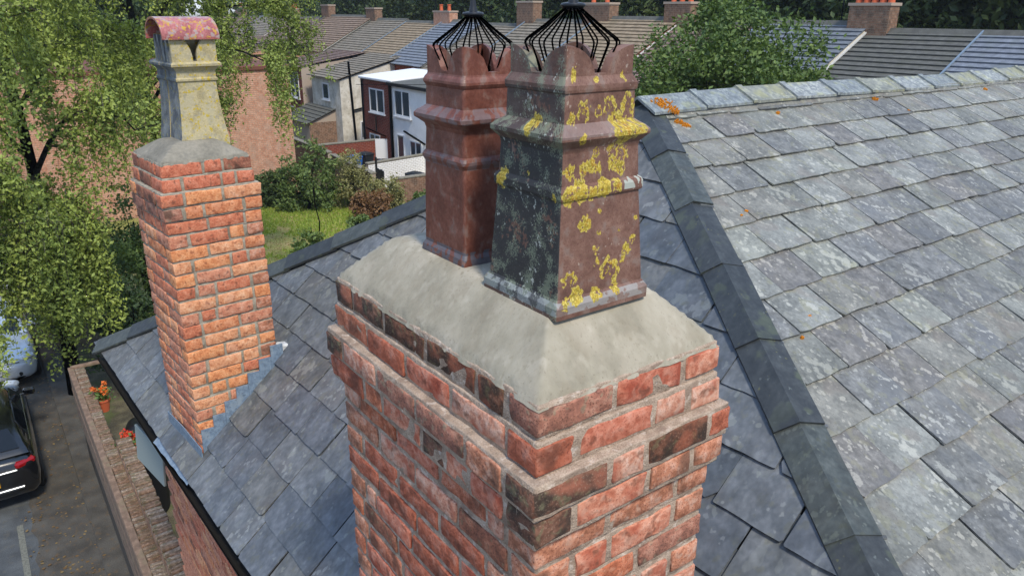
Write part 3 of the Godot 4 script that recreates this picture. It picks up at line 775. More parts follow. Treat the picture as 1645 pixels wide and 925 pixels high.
func build_hooded_pot(p: Node3D) -> void:
	var ct := make_tex([[0.2, hexc("958a66")], [0.5, hexc("b5a880")], [0.8, hexc("cabf9c")]], "low2", "fine", 0.6, [["mid", 150, 200, hexc("8f8b7c"), 0.6, 10, 60, 1], ["mid2", 178, 186, hexc("b89e22"), 0.85, 300, 60, 1], ["low2", 140, 190, hexc("a49c80"), 0.6, 0, 0, 1], ["grit", 185, 210, hexc("6e674e"), 0.5, 0, 0, 1]])
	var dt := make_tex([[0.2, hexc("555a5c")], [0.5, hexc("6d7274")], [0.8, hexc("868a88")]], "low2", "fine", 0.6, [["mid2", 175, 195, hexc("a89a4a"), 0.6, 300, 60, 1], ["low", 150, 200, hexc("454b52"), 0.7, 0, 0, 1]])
	var stone := mat_tex(ct, Color.WHITE, 2.2, 0.9, M.bump_mid, 0.2)
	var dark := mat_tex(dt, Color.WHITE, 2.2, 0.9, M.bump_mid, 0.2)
	# two flues side by side (local z 0..-0.21 and -0.225..-0.42), x 0..0.275
	var prof := [[0.0, -0.02], [0.0, 0.015], [0.012, 0.10], [0.022, 0.20], [0.028, 0.30], [0.028, 0.345], [0.020, 0.352], [0.019, 0.362], [0.026, 0.37], [0.027, 0.405], [0.012, 0.425], [-0.002, 0.432], [-0.004, 0.445], [0.006, 0.455], [0.03, 0.462]]
	for s in 2:
		var z1 := 0.0 if s == 0 else -0.218
		var z0 := -0.206 if s == 0 else -0.40
		var front := MB.new(); var side := MB.new()
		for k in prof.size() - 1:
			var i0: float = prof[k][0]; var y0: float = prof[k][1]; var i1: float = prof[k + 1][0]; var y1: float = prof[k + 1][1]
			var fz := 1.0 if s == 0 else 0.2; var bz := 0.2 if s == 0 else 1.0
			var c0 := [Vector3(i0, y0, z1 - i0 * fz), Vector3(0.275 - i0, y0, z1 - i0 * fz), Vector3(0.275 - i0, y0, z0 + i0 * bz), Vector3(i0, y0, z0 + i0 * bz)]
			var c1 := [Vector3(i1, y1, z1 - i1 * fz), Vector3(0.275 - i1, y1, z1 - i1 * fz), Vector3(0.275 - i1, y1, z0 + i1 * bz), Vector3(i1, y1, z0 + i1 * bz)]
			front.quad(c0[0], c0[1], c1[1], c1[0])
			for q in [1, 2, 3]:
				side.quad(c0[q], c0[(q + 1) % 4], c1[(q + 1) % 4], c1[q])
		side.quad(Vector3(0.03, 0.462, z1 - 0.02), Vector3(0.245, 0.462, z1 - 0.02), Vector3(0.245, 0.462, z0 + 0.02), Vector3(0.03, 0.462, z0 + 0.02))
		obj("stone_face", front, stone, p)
		obj("grey_side", side, dark, p)  # remaining sides in a darker grey than the pale front face
	# horn-shaped supports: curved merlons on the front and back, thin legs on the ends
	for zz in [[-0.012, -0.032], [-0.268, -0.288]]:
		for sgn in [0, 1]:
			var poly := PackedVector2Array()
			poly.append(Vector2(0.012, 0.455)); poly.append(Vector2(0.127, 0.455))
			for i in 9:
				var a := i / 8.0 * PI / 2
				poly.append(Vector2(0.127 - 0.10 * (1.0 - cos(a)), 0.465 + 0.14 * sin(a)))
			poly.append(Vector2(0.012, 0.605))
			var mb := MB.new()
			var ff := func(q: Vector2, h: float) -> Vector3: return Vector3(q.x if sgn == 0 else 0.275 - q.x, q.y, h)
			mb.prism(poly, ff, zz[1], zz[0])
			obj("horn", mb, stone, p)
	for zz in [-0.06, -0.13, -0.2, -0.255]:
		for xx in [0.012, 0.263]:
			var mb := MB.new()
			mb.prism(PackedVector2Array([Vector2(-0.028, 0.455), Vector2(0.028, 0.455), Vector2(0.008, 0.60), Vector2(-0.012, 0.60)]), func(q: Vector2, h: float) -> Vector3: return Vector3(h, q.y, zz + q.x), xx - 0.008, xx + 0.008)
			obj("leg", mb, dark, p)
	# half-barrel hood, axis along x
	var ht := make_tex([[0.2, hexc("8a4a48")], [0.5, hexc("a8605c")], [0.8, hexc("bd7c76")]], "low2", "fine", 0.5, [["mid", 140, 180, hexc("a8a29a"), 0.75, 100, 60, 1], ["mid2", 168, 182, hexc("c4a020"), 0.85, 200, 160, 1]])
	var hood := mat_tex(ht, Color.WHITE, 2.2, 0.25, M.bump_mid, 0.05)
	hood.clearcoat_enabled = true; hood.clearcoat = 0.6; hood.clearcoat_roughness = 0.15
	var mb := MB.new()
	var cz := -0.145; var cy := 0.59; var n := 20
	for i in n:
		var a0 := -0.12 + (PI + 0.24) * i / n; var a1 := -0.12 + (PI + 0.24) * (i + 1) / n
		var o0 := Vector3(0, sin(a0) * 0.108, cos(a0) * 0.155); var o1 := Vector3(0, sin(a1) * 0.108, cos(a1) * 0.155)
		var i0 := o0 * 0.9; var i1 := o1 * 0.9
		var n0 := Vector3(0, sin(a0), cos(a0)); var n1 := Vector3(0, sin(a1), cos(a1))
		var c := Vector3(0, cy, cz)
		var L := Vector3(-0.03, 0, 0); var R := Vector3(0.285, 0, 0)
		mb.quad_n(c + L + o0, c + R + o0, c + R + o1, c + L + o1, n0, n0, n1, n1)
		mb.quad_n(c + L + i0, c + L + i1, c + R + i1, c + R + i0, -n0, -n1, -n1, -n0)
		mb.quad(c + L + i0, c + L + o0, c + L + o1, c + L + i1)
		mb.quad(c + R + o0, c + R + i0, c + R + i1, c + R + o1)
	obj("hood", mb, hood, p)

# ---------------------------------------------------------------- the slated house
const RA := Vector3(3.235, 7.69, -3.154)     # ridge end
const RB := Vector3(0.664, 5.546, -6.724)    # back corner of the eave
const RF := Vector3(2.122, 6.588, -1.016)    # a point on the front hip
var Zh := Vector3(0.0523, 0, 0.9986)
var Dh := Vector3(-0.742, -0.669, 0.039)
var Nh := Vector3(-0.668, 0.743, 0.035)
var Dr := Vector3(0, -0.458, 0.889)
var Nr := Vector3(0, 0.889, 0.458)

func hip_pt(z: float, up: float, h: float) -> Vector3: return RB + Zh * z - Dh * up + Nh * h
func front_pt(u: float, v: float, h: float) -> Vector3: return RA + Vector3(u, 0, 0) + Dr * v + Nr * h

func slate_poly(c0: float, c1: float, head: float, tail: float, rough: float) -> PackedVector2Array:
	# x across, y down the slope
	var p := PackedVector2Array()
	var sk := rr(-0.006, 0.006)
	p.append(Vector2(c0 + rr(-0.002, 0.002), head)); p.append(Vector2(c1, head))
	p.append(Vector2(c1 + sk + rr(-0.002, 0.002), lerpf(head, tail, 0.55)))
	var ch := rr(0.003, 0.012) if rng.randf() > 0.2 else rr(0.015, 0.04)
	p.append(Vector2(c1 + sk, tail - ch)); p.append(Vector2(c1 + sk - ch * rr(0.5, 1.1), tail + rr(-rough, rough)))
	for k in 4: p.append(Vector2(lerpf(c1, c0, (k + 1) / 5.0 + rr(-0.04, 0.04)) + sk, tail + rr(-rough, rough)))
	ch = rr(0.003, 0.010) if rng.randf() > 0.15 else rr(0.015, 0.035)
	p.append(Vector2(c0 + sk + ch * rr(0.5, 1.1), tail + rr(-rough, rough))); p.append(Vector2(c0 + sk, tail - ch))
	p.append(Vector2(c0 + sk + rr(-0.002, 0.002), lerpf(head, tail, 0.5)))
	return p

func slate_mesh(poly: PackedVector2Array, pt: Callable, head: float, ln: float, sgn: float) -> MB:
	var mb := MB.new()
	var lift0 := 0.003; var lift := rr(0.016, 0.025); var cant := rr(-0.004, 0.004)
	var mid := 0.0
	for q in poly: mid += q.x / poly.size()
	mb.prism(poly, func(q: Vector2, h: float) -> Vector3: return pt.call(q.x, q.y * sgn, lift0 + (q.y - head) / ln * lift + (q.x - mid) * cant * 4.0 + h), 0.0, 0.008)
	return mb

func angle_tile(p0: Vector3, p1: Vector3, dl: Vector3, dr: Vector3, up: Vector3, wl: float, wr: float, lift0: float, lift1: float, thick: float, collar: float) -> MB:
	var mb := MB.new()
	var sec := func(p: Vector3, lift: float, ext: float) -> Array:
		var o := p + up * (lift + ext)
		return [o + dl * (wl + ext), o + dl * (wl * 0.5), o + dl * 0.02 - up * 0.001, o - up * 0.0, o + dr * 0.02 - up * 0.001, o + dr * (wr * 0.5), o + dr * (wr + ext)]
	var loft := func(a: Vector3, b: Vector3, la: float, lb: float, ext: float) -> void:
		var s0: Array = sec.call(a, la, ext); var s1: Array = sec.call(b, lb, ext)
		var t0: Array = sec.call(a, la - thick, ext); var t1: Array = sec.call(b, lb - thick, ext)
		for i in s0.size() - 1:
			mb.quad(s0[i], s0[i + 1], s1[i + 1], s1[i]); mb.quad(t0[i + 1], t0[i], t1[i], t1[i + 1])
			mb.quad(t0[i], t0[i + 1], s0[i + 1], s0[i]); mb.quad(s1[i], s1[i + 1], t1[i + 1], t1[i])
		var e := s0.size() - 1
		mb.quad(t0[0], s0[0], s1[0], t1[0]); mb.quad(s0[e], t0[e], t1[e], s1[e])
	loft.call(p0, p1, lift0, lift1, 0.0)
	if collar > 0.0:
		var d := (p1 - p0).normalized()
		loft.call(p1 - d * collar, p1 + d * 0.012, lift1, lift1, 0.011)
	return mb

func build_house() -> void:
	var house := thing("slated_house", "brick house under grey slate roof with dark hip tiles, below both chimneys", "house", Vector3.ZERO)
	# ---- end slope (facing -x)
	var za := (RA - RB).dot(Zh); var ua := -(RA - RB).dot(Dh)
	var zf := (RF - RB).dot(Zh); var uf := -(RF - RB).dot(Dh)
	var k := (ua + 0.12) / (ua - uf)
	var zc := za + (zf - za) * k            # front corner of the eave
	var hip_poly := PackedVector2Array([Vector2(-0.22, 0.12), Vector2(za, -ua), Vector2(zc, 0.12)])
	var deck := MB.new()
	deck.prism(hip_poly, func(q: Vector2, h: float) -> Vector3: return hip_pt(q.x, -q.y, h), -0.05, -0.004)
	var hs := obj("end_slope", deck, M.timber_dark, house)
	var ln := 0.34
	for c in 17:
		var tail := 0.12 - c * 0.218
		var head := tail - ln
		var x := -0.4 + (0.145 if c % 2 else 0.0) + rr(-0.03, 0.03)
		while x < zc + 0.3:
			var w := rr(0.27, 0.325)
			var pol := slate_poly(x + rr(0.002, 0.0035), x + w - rr(0.002, 0.0035), head, tail + rr(-0.006, 0.006), 0.004)
			x += w
			# leave the stacks' holes: a slate wholly under a chimney is not laid
			for cut in Geometry2D.intersect_polygons(pol, hip_poly):
				if cut.size() < 3: continue
				var mb := slate_mesh(cut, func(a: float, b: float, h: float) -> Vector3: return hip_pt(a, b, h), head, ln, -1.0)
				obj("slate", mb, M.slates_dark[rng.randi() % M.slates_dark.size()], hs)
	# ---- front slope (facing +z)
	var fu := RF.x - RA.x; var fv := (RF - RA).dot(Dr)
	var vmax := fv * k
	var fpoly := PackedVector2Array([Vector2(0, 0), Vector2(9.5, 0), Vector2(9.5, vmax), Vector2(fu * k, vmax)])
	deck = MB.new()
	deck.prism(fpoly, func(q: Vector2, h: float) -> Vector3: return front_pt(q.x, q.y, -h - 0.054), -0.05, -0.004)
	var fs := obj("front_slope", deck, M.timber_dark, house)
	var rest := SurfaceTool.new()
	for c in 24:
		var tail := 0.17 + c * 0.2185
		if tail > vmax + 0.1: break
		var head := tail - ln
		var x := fu * k - 0.2 + (0.145 if c % 2 else 0.0) + rr(-0.03, 0.03)
		while x < 9.4:
			var w := rr(0.265, 0.32)
			var pol := slate_poly(x + rr(0.002, 0.0035), x + w - rr(0.002, 0.0035), head, tail + rr(-0.006, 0.006), 0.004)
			x += w
			for cut in Geometry2D.intersect_polygons(pol, fpoly):
				if cut.size() < 3: continue
				var mb := slate_mesh(cut, func(a: float, b: float, h: float) -> Vector3: return front_pt(a, b, h), head, ln, 1.0)
				if x < 6.2 - 2.2 * tail + maxf(tail - 2.6, 0.0) * 1.4 and tail < 3.3:
					var roll := rng.randf()
					var mt: Material = M.slates[rng.randi() % M.slates.size()]
					if roll < 0.05: mt = M.slate_pale
					elif tail < 0.9 and rng.randf() < 0.55: mt = M.slates[[3, 4, 5][rng.randi() % 3]]
					obj("slate", mb, mt, fs)
				else:
					rest.append_from(mb.mesh(), 0, Transform3D.IDENTITY)
	var ro := obj("distant_slates", rest.commit(), M.slates[0], fs)
	ro.set_meta("kind", "stuff")
	# ---- back slope, unseen side of the ridge
	deck = MB.new()
	var back_eave := RB + Vector3(9.5, 0, -0.35)
	deck.quad(RA + Vector3(9.5, 0, 0), RA, RB + Vector3(0, -0.1, -0.2), back_eave)
	obj("back_slope", deck, M.slates_dark[1], house)
	# ---- ridge tiles along +x
	var bd := (RB + Vector3(0, -0.1, -0.2) - RA); bd.x = 0; bd = bd.normalized()
	var u := -0.06
	var i := 0
	while u < 9.0:
		var l := rr(0.43, 0.47)
		var sag := 0.012 * sin(u * 1.3)
		var p0 := RA + Vector3(u, sag, 0); var p1 := RA + Vector3(u + l, 0.012 * sin((u + l) * 1.3), 0)
		var mb := angle_tile(p1, p0, Dr, bd, Vector3.UP, 0.165, 0.165, 0.062, 0.066, 0.016, 0.045 if i > 0 else 0.0)
		obj("ridge_tile", mb, M.ridge_tile[i % 3 if rng.randf() < 0.7 else rng.randi() % 3], house)
		u += l; i += 1
	# ---- mortar bed under the ridge tiles
	var bed := MB.new()
	bed.grid(func(a: float, b: float) -> Vector3: return front_pt(0.1 + a * 8.9, 0.12 + b * 0.06 + nz3.get_noise_2d(a * 700.0, 3.0) * 0.012 * b, 0.05 - b * 0.036), 240, 3, false)
	obj("ridge_bedding", bed, M.slates[4], house)
	# ---- front hip tiles
	var hd := (RF - RA).normalized()
	var wl := hd.cross(Nh).normalized(); if wl.x > 0: wl = -wl
	var wr := hd.cross(Nr).normalized(); if wr.x < 0: wr = -wr
	var hup := (Nh + Nr).normalized()
	var s := 0.02
	i = 0
	var total := (RF - RA).length() * k
	while s < total:
		var l := rr(0.40, 0.45)
		var jt := wl * rr(-0.006, 0.006) + hup * rr(-0.003, 0.005)
		var mb := angle_tile(RA + hd * s + jt, RA + hd * minf(s + l + 0.05, total) + jt + wl * rr(-0.005, 0.005), wl, wr, hup, 0.102, 0.11, 0.036, 0.047, 0.012, 0.0)
		obj("hip_tile", mb, M.hip_tile[[0, 2, 0, 1, 0, 2][i % 6]], house)
		# iron peg holding the lower edge of the tile on the front slope
		var tip := RA + hd * minf(s + l + 0.05, total) + hup * 0.042 + wr * 0.03
		mb = MB.new()
		mb.cbox(tip + wr * 0.05 - hup * 0.008, Vector3(0.014, 0.010, rr(0.07, 0.12)), 0.003, Basis.looking_at(wr, hup))
		obj("hip_lap", mb, M.slates_dark[i % 3], house)
		s += l; i += 1
	# ---- back hip tiles
	var bh := (RB - RA)
	var hb := bh.normalized()
	var bl := hb.cross(Nh).normalized(); if bl.dot(Zh) < 0: bl = -bl
	var bn := (RA - RB).cross(Vector3.RIGHT).normalized(); if bn.y < 0: bn = -bn
	var br := hb.cross(bn).normalized(); if br.z > 0: br = -br
	s = 0.1
	i = 0
	while s < bh.length() + 0.1:
		var l := rr(0.42, 0.46)
		var mb := angle_tile(RA + hb * s, RA + hb * minf(s + l + 0.04, bh.length() + 0.14), bl, br, (Nh + bn).normalized(), 0.14, 0.14, 0.05, 0.062, 0.015, 0.0)
		obj("hip_tile", mb, M.hip_tile[[2, 1, 2, 0][i % 4]], house)
		s += l; i += 1
	# lichen on the slates and the ridge end
	var spots := [[0.06, 0.06, 0.07], [0.09, 0.13, 0.05], [0.12, 0.24, 0.03], [0.10, 0.2, 0.03], [2.2, 0.18, 0.03], [3.9, 0.21, 0.02], [1.0, 0.22, 0.014], [-0.12, 0.97, 0.008], [-0.18, 0.99, 0.006], [-0.4, 1.64, 0.007], [-0.55, 1.72, 0.008], [-0.62, 1.45, 0.005], [2.4, 0.36, 0.008]]
	for q in spots:
		var mb := MB.new()
		var hh: float = 0.028 if q[1] > 0.17 else 0.064
		for cr in int(6 + q[2] * 1300):
			var ang := rr(0, TAU); var R: float = q[2] * sqrt(rng.randf())
			var cx: float = q[0] + cos(ang) * R * (1.0 + 0.35 * sin(ang * 3.0 + q[0] * 40.0)); var cy: float = q[1] + sin(ang) * R * 0.75
			var sz := rr(0.0015, 0.005)
			var pol := PackedVector2Array()
			for k2 in 6: pol.append(Vector2(cx + cos(TAU * k2 / 6) * sz * rr(0.6, 1.3), cy + sin(TAU * k2 / 6) * sz * rr(0.6, 1.3)))
			mb.prism(pol, func(p: Vector2, h: float) -> Vector3: return front_pt(p.x, p.y, hh + rr(-0.001, 0.001) - h), -0.003, 0.012)
		obj("lichen", mb, M.lichen_orange, house)
	# ---- walls below the eaves
	var zb := -6.62; var zf2 := RB.z + zc - 0.25
	var wall := MB.new()
	wall.box(Vector3(6.2, 2.72, (zb + zf2) / 2), Vector3(10.6, 5.44, zf2 - zb))
	var wl2 := obj("wall", wall, M.mortar_dull, house)
	var stuff := MB.new()
	var shared := [worn_box(Vector3(0.213, 0.066, 0.04), 0.006, 0.004, 3.3, 2, 1, 1), worn_box(Vector3(0.213, 0.066, 0.04), 0.006, 0.004, 9.3, 2, 1, 1), worn_box(Vector3(0.213, 0.066, 0.04), 0.006, 0.004, 23.3, 2, 1, 1)]
	for row in 66:
		var y := 5.40 - row * 0.08
		var z := zb + (0.11 if row % 2 else 0.0)
		while z < zf2 - 0.1:
			var ctr := Vector3(0.895, y - 0.04, z + 0.11)
			if row < 22 and z < -3.9 and z > -6.6:
				var mi := obj("brick", shared[rng.randi() % 3], M.bricks_orange[[0, 2, 3, 3, 4][rng.randi() % 5]] if rng.randf() < 0.7 else M.bricks_dull[rng.randi() % 4], wl2)
				mi.transform = Transform3D(Basis(Vector3.UP, -PI / 2), ctr + Vector3(rr(-0.003, 0.003), 0, 0))
			else:
				stuff.box(ctr, Vector3(0.04, 0.066, 0.213))
			z += 0.225
	for row in 66:
		var y := 5.40 - row * 0.08
		var x := 0.92 + (0.11 if row % 2 else 0.0)
		while x < 11.0:
			stuff.box(Vector3(x + 0.11, y - 0.04, zf2 + 0.005), Vector3(0.213, 0.066, 0.04))
			stuff.box(Vector3(x + 0.11, y - 0.04, zb - 0.005), Vector3(0.213, 0.066, 0.04))
			x += 0.225
	var so := obj("distant_brickwork", stuff, M.bricks_orange[3], wl2)
	so.set_meta("kind", "stuff")
	# eave timbers: a dark board and a gutter lip along the end eave, rafter feet
	var e0 := hip_pt(-0.1, -0.10, -0.06); var e1 := hip_pt(zc, -0.10, -0.06)
	var mbx := MB.new()
	var ctr2 := (e0 + e1) / 2
	mbx.cbox(ctr2 + Vector3(0.05, -0.07, 0), Vector3(0.03, 0.15, (e1 - e0).length()), 0.004, Basis(Vector3.UP, 0.0523))
	obj("eave_board", mbx, M.timber_dark, house)
	for q in 24:
		var zz := 0.0 + q * 0.28
		if zz > zc: break
		mbx = MB.new()
		mbx.cbox(hip_pt(zz, -0.06, -0.085), Vector3(0.14, 0.06, 0.05), 0.004, Basis(Vector3.BACK, deg_to_rad(42)))
		obj("rafter_end", mbx, M.timber_dark, house)
	# half-round black gutter along the end eave
	mbx = MB.new()
	var gd := (e1 - e0).normalized()
	var gx := gd.cross(Vector3.UP).normalized()
	for q in 10:
		var a0 := PI + PI * q / 10.0; var a1 := PI + PI * (q + 1) / 10.0
		for rad in [0.062, 0.056]:
			var o0: Vector3 = gx * cos(a0) * rad + Vector3.UP * sin(a0) * rad; var o1: Vector3 = gx * cos(a1) * rad + Vector3.UP * sin(a1) * rad
			var gc := Vector3(-0.045, -0.005, 0)
			mbx.quad(e0 + gc + o0, e1 + gc + o0, e1 + gc + o1, e0 + gc + o1)
	obj("gutter", mbx, plain(hexc("1d1c1b"), 0.7), house)
	# a loose sheet hanging from the eave below the far chimney
	var fl := MB.new()
	fl.cbox(Vector3(0.66, 5.0, -5.62), Vector3(0.02, 0.34, 0.42), 0.004, Basis(Vector3.UP, 0.25) * Basis(Vector3.RIGHT, 0.2))
	var sheet := obj("grey_sheet", fl, M.board_grey)
	tag(sheet, "loose pale grey sheet hanging at the eave below the orange chimney", "sheet")

# ---------------------------------------------------------------- ground, street and far buildings
func build_ground() -> void:
	var mb := MB.new()
	mb.quad(Vector3(-150, 0, 60), Vector3(220, 0, 60), Vector3(220, 0, -260), Vector3(-150, 0, -260))
	struct("ground", mb, M.soil)
	mb = MB.new()
	mb.box(Vector3(-3.2, -0.002, -30), Vector3(7.2, 0.02, 120))
	struct("road", mb, M.asphalt)
	mb = MB.new()
	mb.cbox(Vector3(0.62, 0.05, -30), Vector3(0.42, 0.12, 120), 0.01)
	struct("pavement", mb, M.paving)
	# leaf-strewn earth strip between the parked cars and the walls
	mb = MB.new()
	mb.grid(func(u: float, w: float) -> Vector3: return Vector3(-0.42 + u * 0.85 + (nz3.get_noise_2d(w * 160.0, 4.0) * 0.22 if u < 0.01 else 0.0), 0.014 + 0.03 * u + nz3.get_noise_2d(u * 20.0, w * 300.0) * 0.006, 10.0 - w * 45.0), 8, 160)
	struct("verge", mb, M.paving)
	mb = MB.new()
	mb.grid(func(u: float, w: float) -> Vector3: return Vector3(-0.62 + u * 0.09, 0.0125, -13.35 + w * 1.75), 1, 6)
	var ln := struct("road_marking", mb, mat_tex(make_tex([[0.2, hexc("54554f")], [0.6, hexc("74756c")], [0.9, hexc("86877c")]], "mid2", "grit", 0.5, []), Color.WHITE, 1.6, 0.9))
	# the lawn behind the house
	mb = MB.new()
	mb.grid(func(u: float, w: float) -> Vector3: return Vector3(2.5 + u * 12.2, 0.01 + nz3.get_noise_2d(u * 30.0, w * 40.0) * 0.02, -9.0 - w * 24.9), 20, 30)
	struct("lawn", mb, M.grass)
	# grass blades on the seen part of the lawn
	var g := MB.new()
	for i in 30000:
		var p := Vector3(rr(6.2, 14.0), 0.0, rr(-33.6, -21.5))
		var dry := nz3.get_noise_2d(p.x * 0.35, p.z * 0.35) + (p.z + 28.0) * 0.2
		if dry > 0.15 and rng.randf() < 0.5: continue
		var h := rr(0.05, 0.13) * (0.5 if dry > 0.15 else 1.0)
		var a := rr(0, TAU); var d := Vector3(cos(a), 0, sin(a)) * 0.03
		var lean := Vector3(rr(-0.05, 0.05), h, rr(-0.05, 0.05))
		if dry > 0.15: g.col = Color(0.36, 0.28, 0.13).lerp(Color(0.2, 0.2, 0.05), rng.randf() * 0.5)
		else: g.col = Color(0.2, 0.32, 0.04).lerp(Color(0.33, 0.4, 0.06), rng.randf())
		g.tri(p - d, p + d, p + lean)
	var go := obj("grass", g, M.leaf)
	tag(go, "short green and straw-coloured grass on the back lawn", "grass", "", "stuff")
	# fallen leaves on the verge
	g = MB.new()
	for i in 700:
		var z := rr(-19.5, -8.0)
		var p := Vector3(rr(-0.5, 0.42) + nz3.get_noise_2d(z * 3.0, 0.0) * 0.2, 0.0, z)
		p.y = 0.03 + 0.03 * clampf(p.x, 0.0, 1.0) + rr(0, 0.012)
		if p.x > 0.40: p.y = 0.113
		if nz3.get_noise_2d(p.x * 2.5, z * 1.2) + rr(-0.35, 0.35) < 0.0: continue
		var a := rr(0, TAU); var s := rr(0.015, 0.035)
		var d := Vector3(cos(a), rr(-0.2, 0.2), sin(a)) * s; var e := Vector3(-sin(a), rr(-0.2, 0.2), cos(a)) * s * 0.7
		g.col = Color(0.16, 0.09, 0.035).lerp(Color(0.27, 0.19, 0.08), rng.randf())
		g.quad(p - d, p - e, p + d, p + e)
	go = obj("fallen_leaves", g, M.leaf)
	tag(go, "brown and straw-coloured leaf litter along the roadside", "leaf litter", "", "stuff")

# one roof slope of stepped tile courses; from ridge (rx, ry) down to eave (ex, ey), z0..z1
func tile_slope(mb: MB, rx: float, ry: float, ex: float, ey: float, z0: float, z1: float, n: int) -> void:
	var d := Vector3(ex - rx, ey - ry, 0) / n
	var nn := Vector3(-d.y, d.x, 0).normalized()
	if nn.y < 0: nn = -nn
	for i in n:
		var a := Vector3(rx, ry, 0) + d * i; var b := a + d * 1.08
		var t := nn * 0.055
		var p := [a + Vector3(0, 0, z0), a + Vector3(0, 0, z1), b + t + Vector3(0, 0, z1), b + t + Vector3(0, 0, z0), b + Vector3(0, 0, z1), b + Vector3(0, 0, z0)]
		if ex < rx:
			mb.quad(p[0], p[3], p[2], p[1]); mb.quad(p[3], p[5], p[4], p[2])
			mb.tri(p[1], p[2], p[4]); mb.tri(p[0], p[5], p[3])
		else:
			mb.quad(p[0], p[1], p[2], p[3]); mb.quad(p[2], p[4], p[5], p[3])
			mb.tri(p[1], p[4], p[2]); mb.tri(p[0], p[3], p[5])

func window(parent: Node, c: Vector3, along: Vector3, nrm: Vector3, w: float, h: float, bars: int, name_ := "window") -> void:
	# frame with glass set back in it
	var fr := MB.new()
	var b := Basis(along, Vector3.UP, nrm)
	var t := 0.07
	fr.box(c + Vector3.UP * (h / 2 - t / 2) + nrm * 0.02, Vector3(w, t, 0.07), b); fr.box(c - Vector3.UP * (h / 2 - t / 2) + nrm * 0.02, Vector3(w, t, 0.07), b)
	for k in bars + 2:
		fr.box(c + along * (-w / 2 + t / 2 + (w - t) * k / (bars + 1)) + nrm * 0.021, Vector3(t, h - 2 * t, 0.068), b)
	fr.box(c - Vector3.UP * (h / 2 + 0.05) + nrm * 0.05, Vector3(w + 0.2, 0.07, 0.14), b)
	var f := obj(name_, fr, M.white_paint, parent)
	var gl := MB.new()
	gl.box(c + nrm * 0.008, Vector3(w - t, h - t, 0.02), b)
	obj("pane", gl, M.glass, f)

func pipe(parent: Node, pts: Array, r: float, m: Material) -> void:
	var mb := MB.new()
	mb.tube(pts, r, 6)
	obj("downpipe", mb, m, parent)

func brick_face(mb: MB, o: Vector3, along: Vector3, nrm: Vector3, L: float, H: float, row := 0.085, ln := 0.235) -> void:
	# real brick faces standing proud of the mortar wall, joined
	var b := Basis(along, Vector3.UP, nrm)
	var r := 0
	var y := 0.0
	while y < H - 0.05:
		var x := 0.0 if r % 2 == 0 else -ln * 0.5
		while x < L:
			var x0 := maxf(x, 0.0); var x1 := minf(x + ln - 0.015, L)
			if x1 - x0 > 0.03:
				var c := o + along * (x0 + x1) * 0.5 + Vector3.UP * (y + row * 0.5)
				var hx := (x1 - x0) * 0.5; var hy := row * 0.5 - 0.007
				mb.quad(c + b * Vector3(-hx, -hy, 0.012), c + b * Vector3(hx, -hy, 0.012), c + b * Vector3(hx, hy, 0.012), c + b * Vector3(-hx, hy, 0.012))
				mb.quad(c + b * Vector3(-hx, hy, 0.012), c + b * Vector3(hx, hy, 0.012), c + b * Vector3(hx, hy, 0), c + b * Vector3(-hx, hy, 0))
			x += ln
		y += row; r += 1

func stack(parent: Node3D, z: float, pots: int, h: float, mat: Material, wide := 0.9) -> void:
	var mb := MB.new()
	mb.box(Vector3(27, 7.2 + h / 2, z), Vector3(0.62, h + 1.0, wide))
	mb.box(Vector3(27, 7.72 + h, z), Vector3(0.72, 0.1, wide + 0.1))
	var bf := MB.new()
	brick_face(bf, Vector3(26.69, 7.0, z - wide / 2), Vector3(0, 0, 1), Vector3(-1, 0, 0), wide, h + 0.66)
	brick_face(bf, Vector3(26.69, 7.0, z + wide / 2), Vector3(1, 0, 0), Vector3(0, 0, 1), 0.62, h + 0.66)
	var s := obj("chimney_stack", mb, M.mortar_far, parent)
	obj("brickwork", bf, mat, s)
	for k in pots:
		var pm := MB.new()
		var pz := z - wide / 2 + wide * (k + 0.5) / pots
		pm.lathe(Vector3(27, 7.77 + h, pz), [Vector2(0.12, 0), Vector2(0.1, 0.3), Vector2(0.13, 0.32), Vector2(0.13, 0.38), Vector2(0.09, 0.38), Vector2(0.08, 0.1)], 12)
		obj("pot", pm, M.clay, s)

func terraced_house(z0: float, z1: float, tiles: String, wall: Material, label: String, dy := 0.0) -> Node3D:
	var t := thing("terraced_house", label, "house", Vector3(0, dy, 0), 0.0, "terraced houses behind the lawn")
	var mb := MB.new()
	mb.box(Vector3(27, 2.65, (z0 + z1) / 2), Vector3(8.6, 5.3, z1 - z0 - 0.02))
	mb.prism(PackedVector2Array([Vector2(22.7, 5.3), Vector2(31.3, 5.3), Vector2(27, 7.62)]), func(p: Vector2, h: float) -> Vector3: return Vector3(p.x, p.y, h), z0 + 0.02, z1 - 0.02)
	obj("wall", mb, wall, t)
	mb = MB.new()
	tile_slope(mb, 27, 7.7, 22.4, 5.18, z0, z1, 18)
	tile_slope(mb, 27, 7.7, 31.6, 5.18, z0, z1, 18)
	var r := obj("roof", mb, M.tiles[tiles], t)
	mb = MB.new()
	mb.prism(PackedVector2Array([Vector2(26.8, 7.62), Vector2(27.2, 7.62), Vector2(27.06, 7.8), Vector2(26.94, 7.8)]), func(p: Vector2, h: float) -> Vector3: return Vector3(p.x, p.y, h), z0, z1)
	obj("ridge", mb, M.tiles["dark"], r)
	# pale verge strip up the slope at the party wall
	mb = MB.new()
	var dv := Vector3(4.5, 2.47, 0)
	mb.box(Vector3(24.72, 6.54, z0 + 0.02), Vector3(dv.length(), 0.05, [0.06, 0.12, 0.05][int(absf(z0)) % 3]), Basis(Vector3.BACK, atan2(dv.y, dv.x)))
	obj("verge_strip", mb, [M.lead_white, M.tiles["dark"], M.lead][int(absf(z0)) % 3], r)
	return t

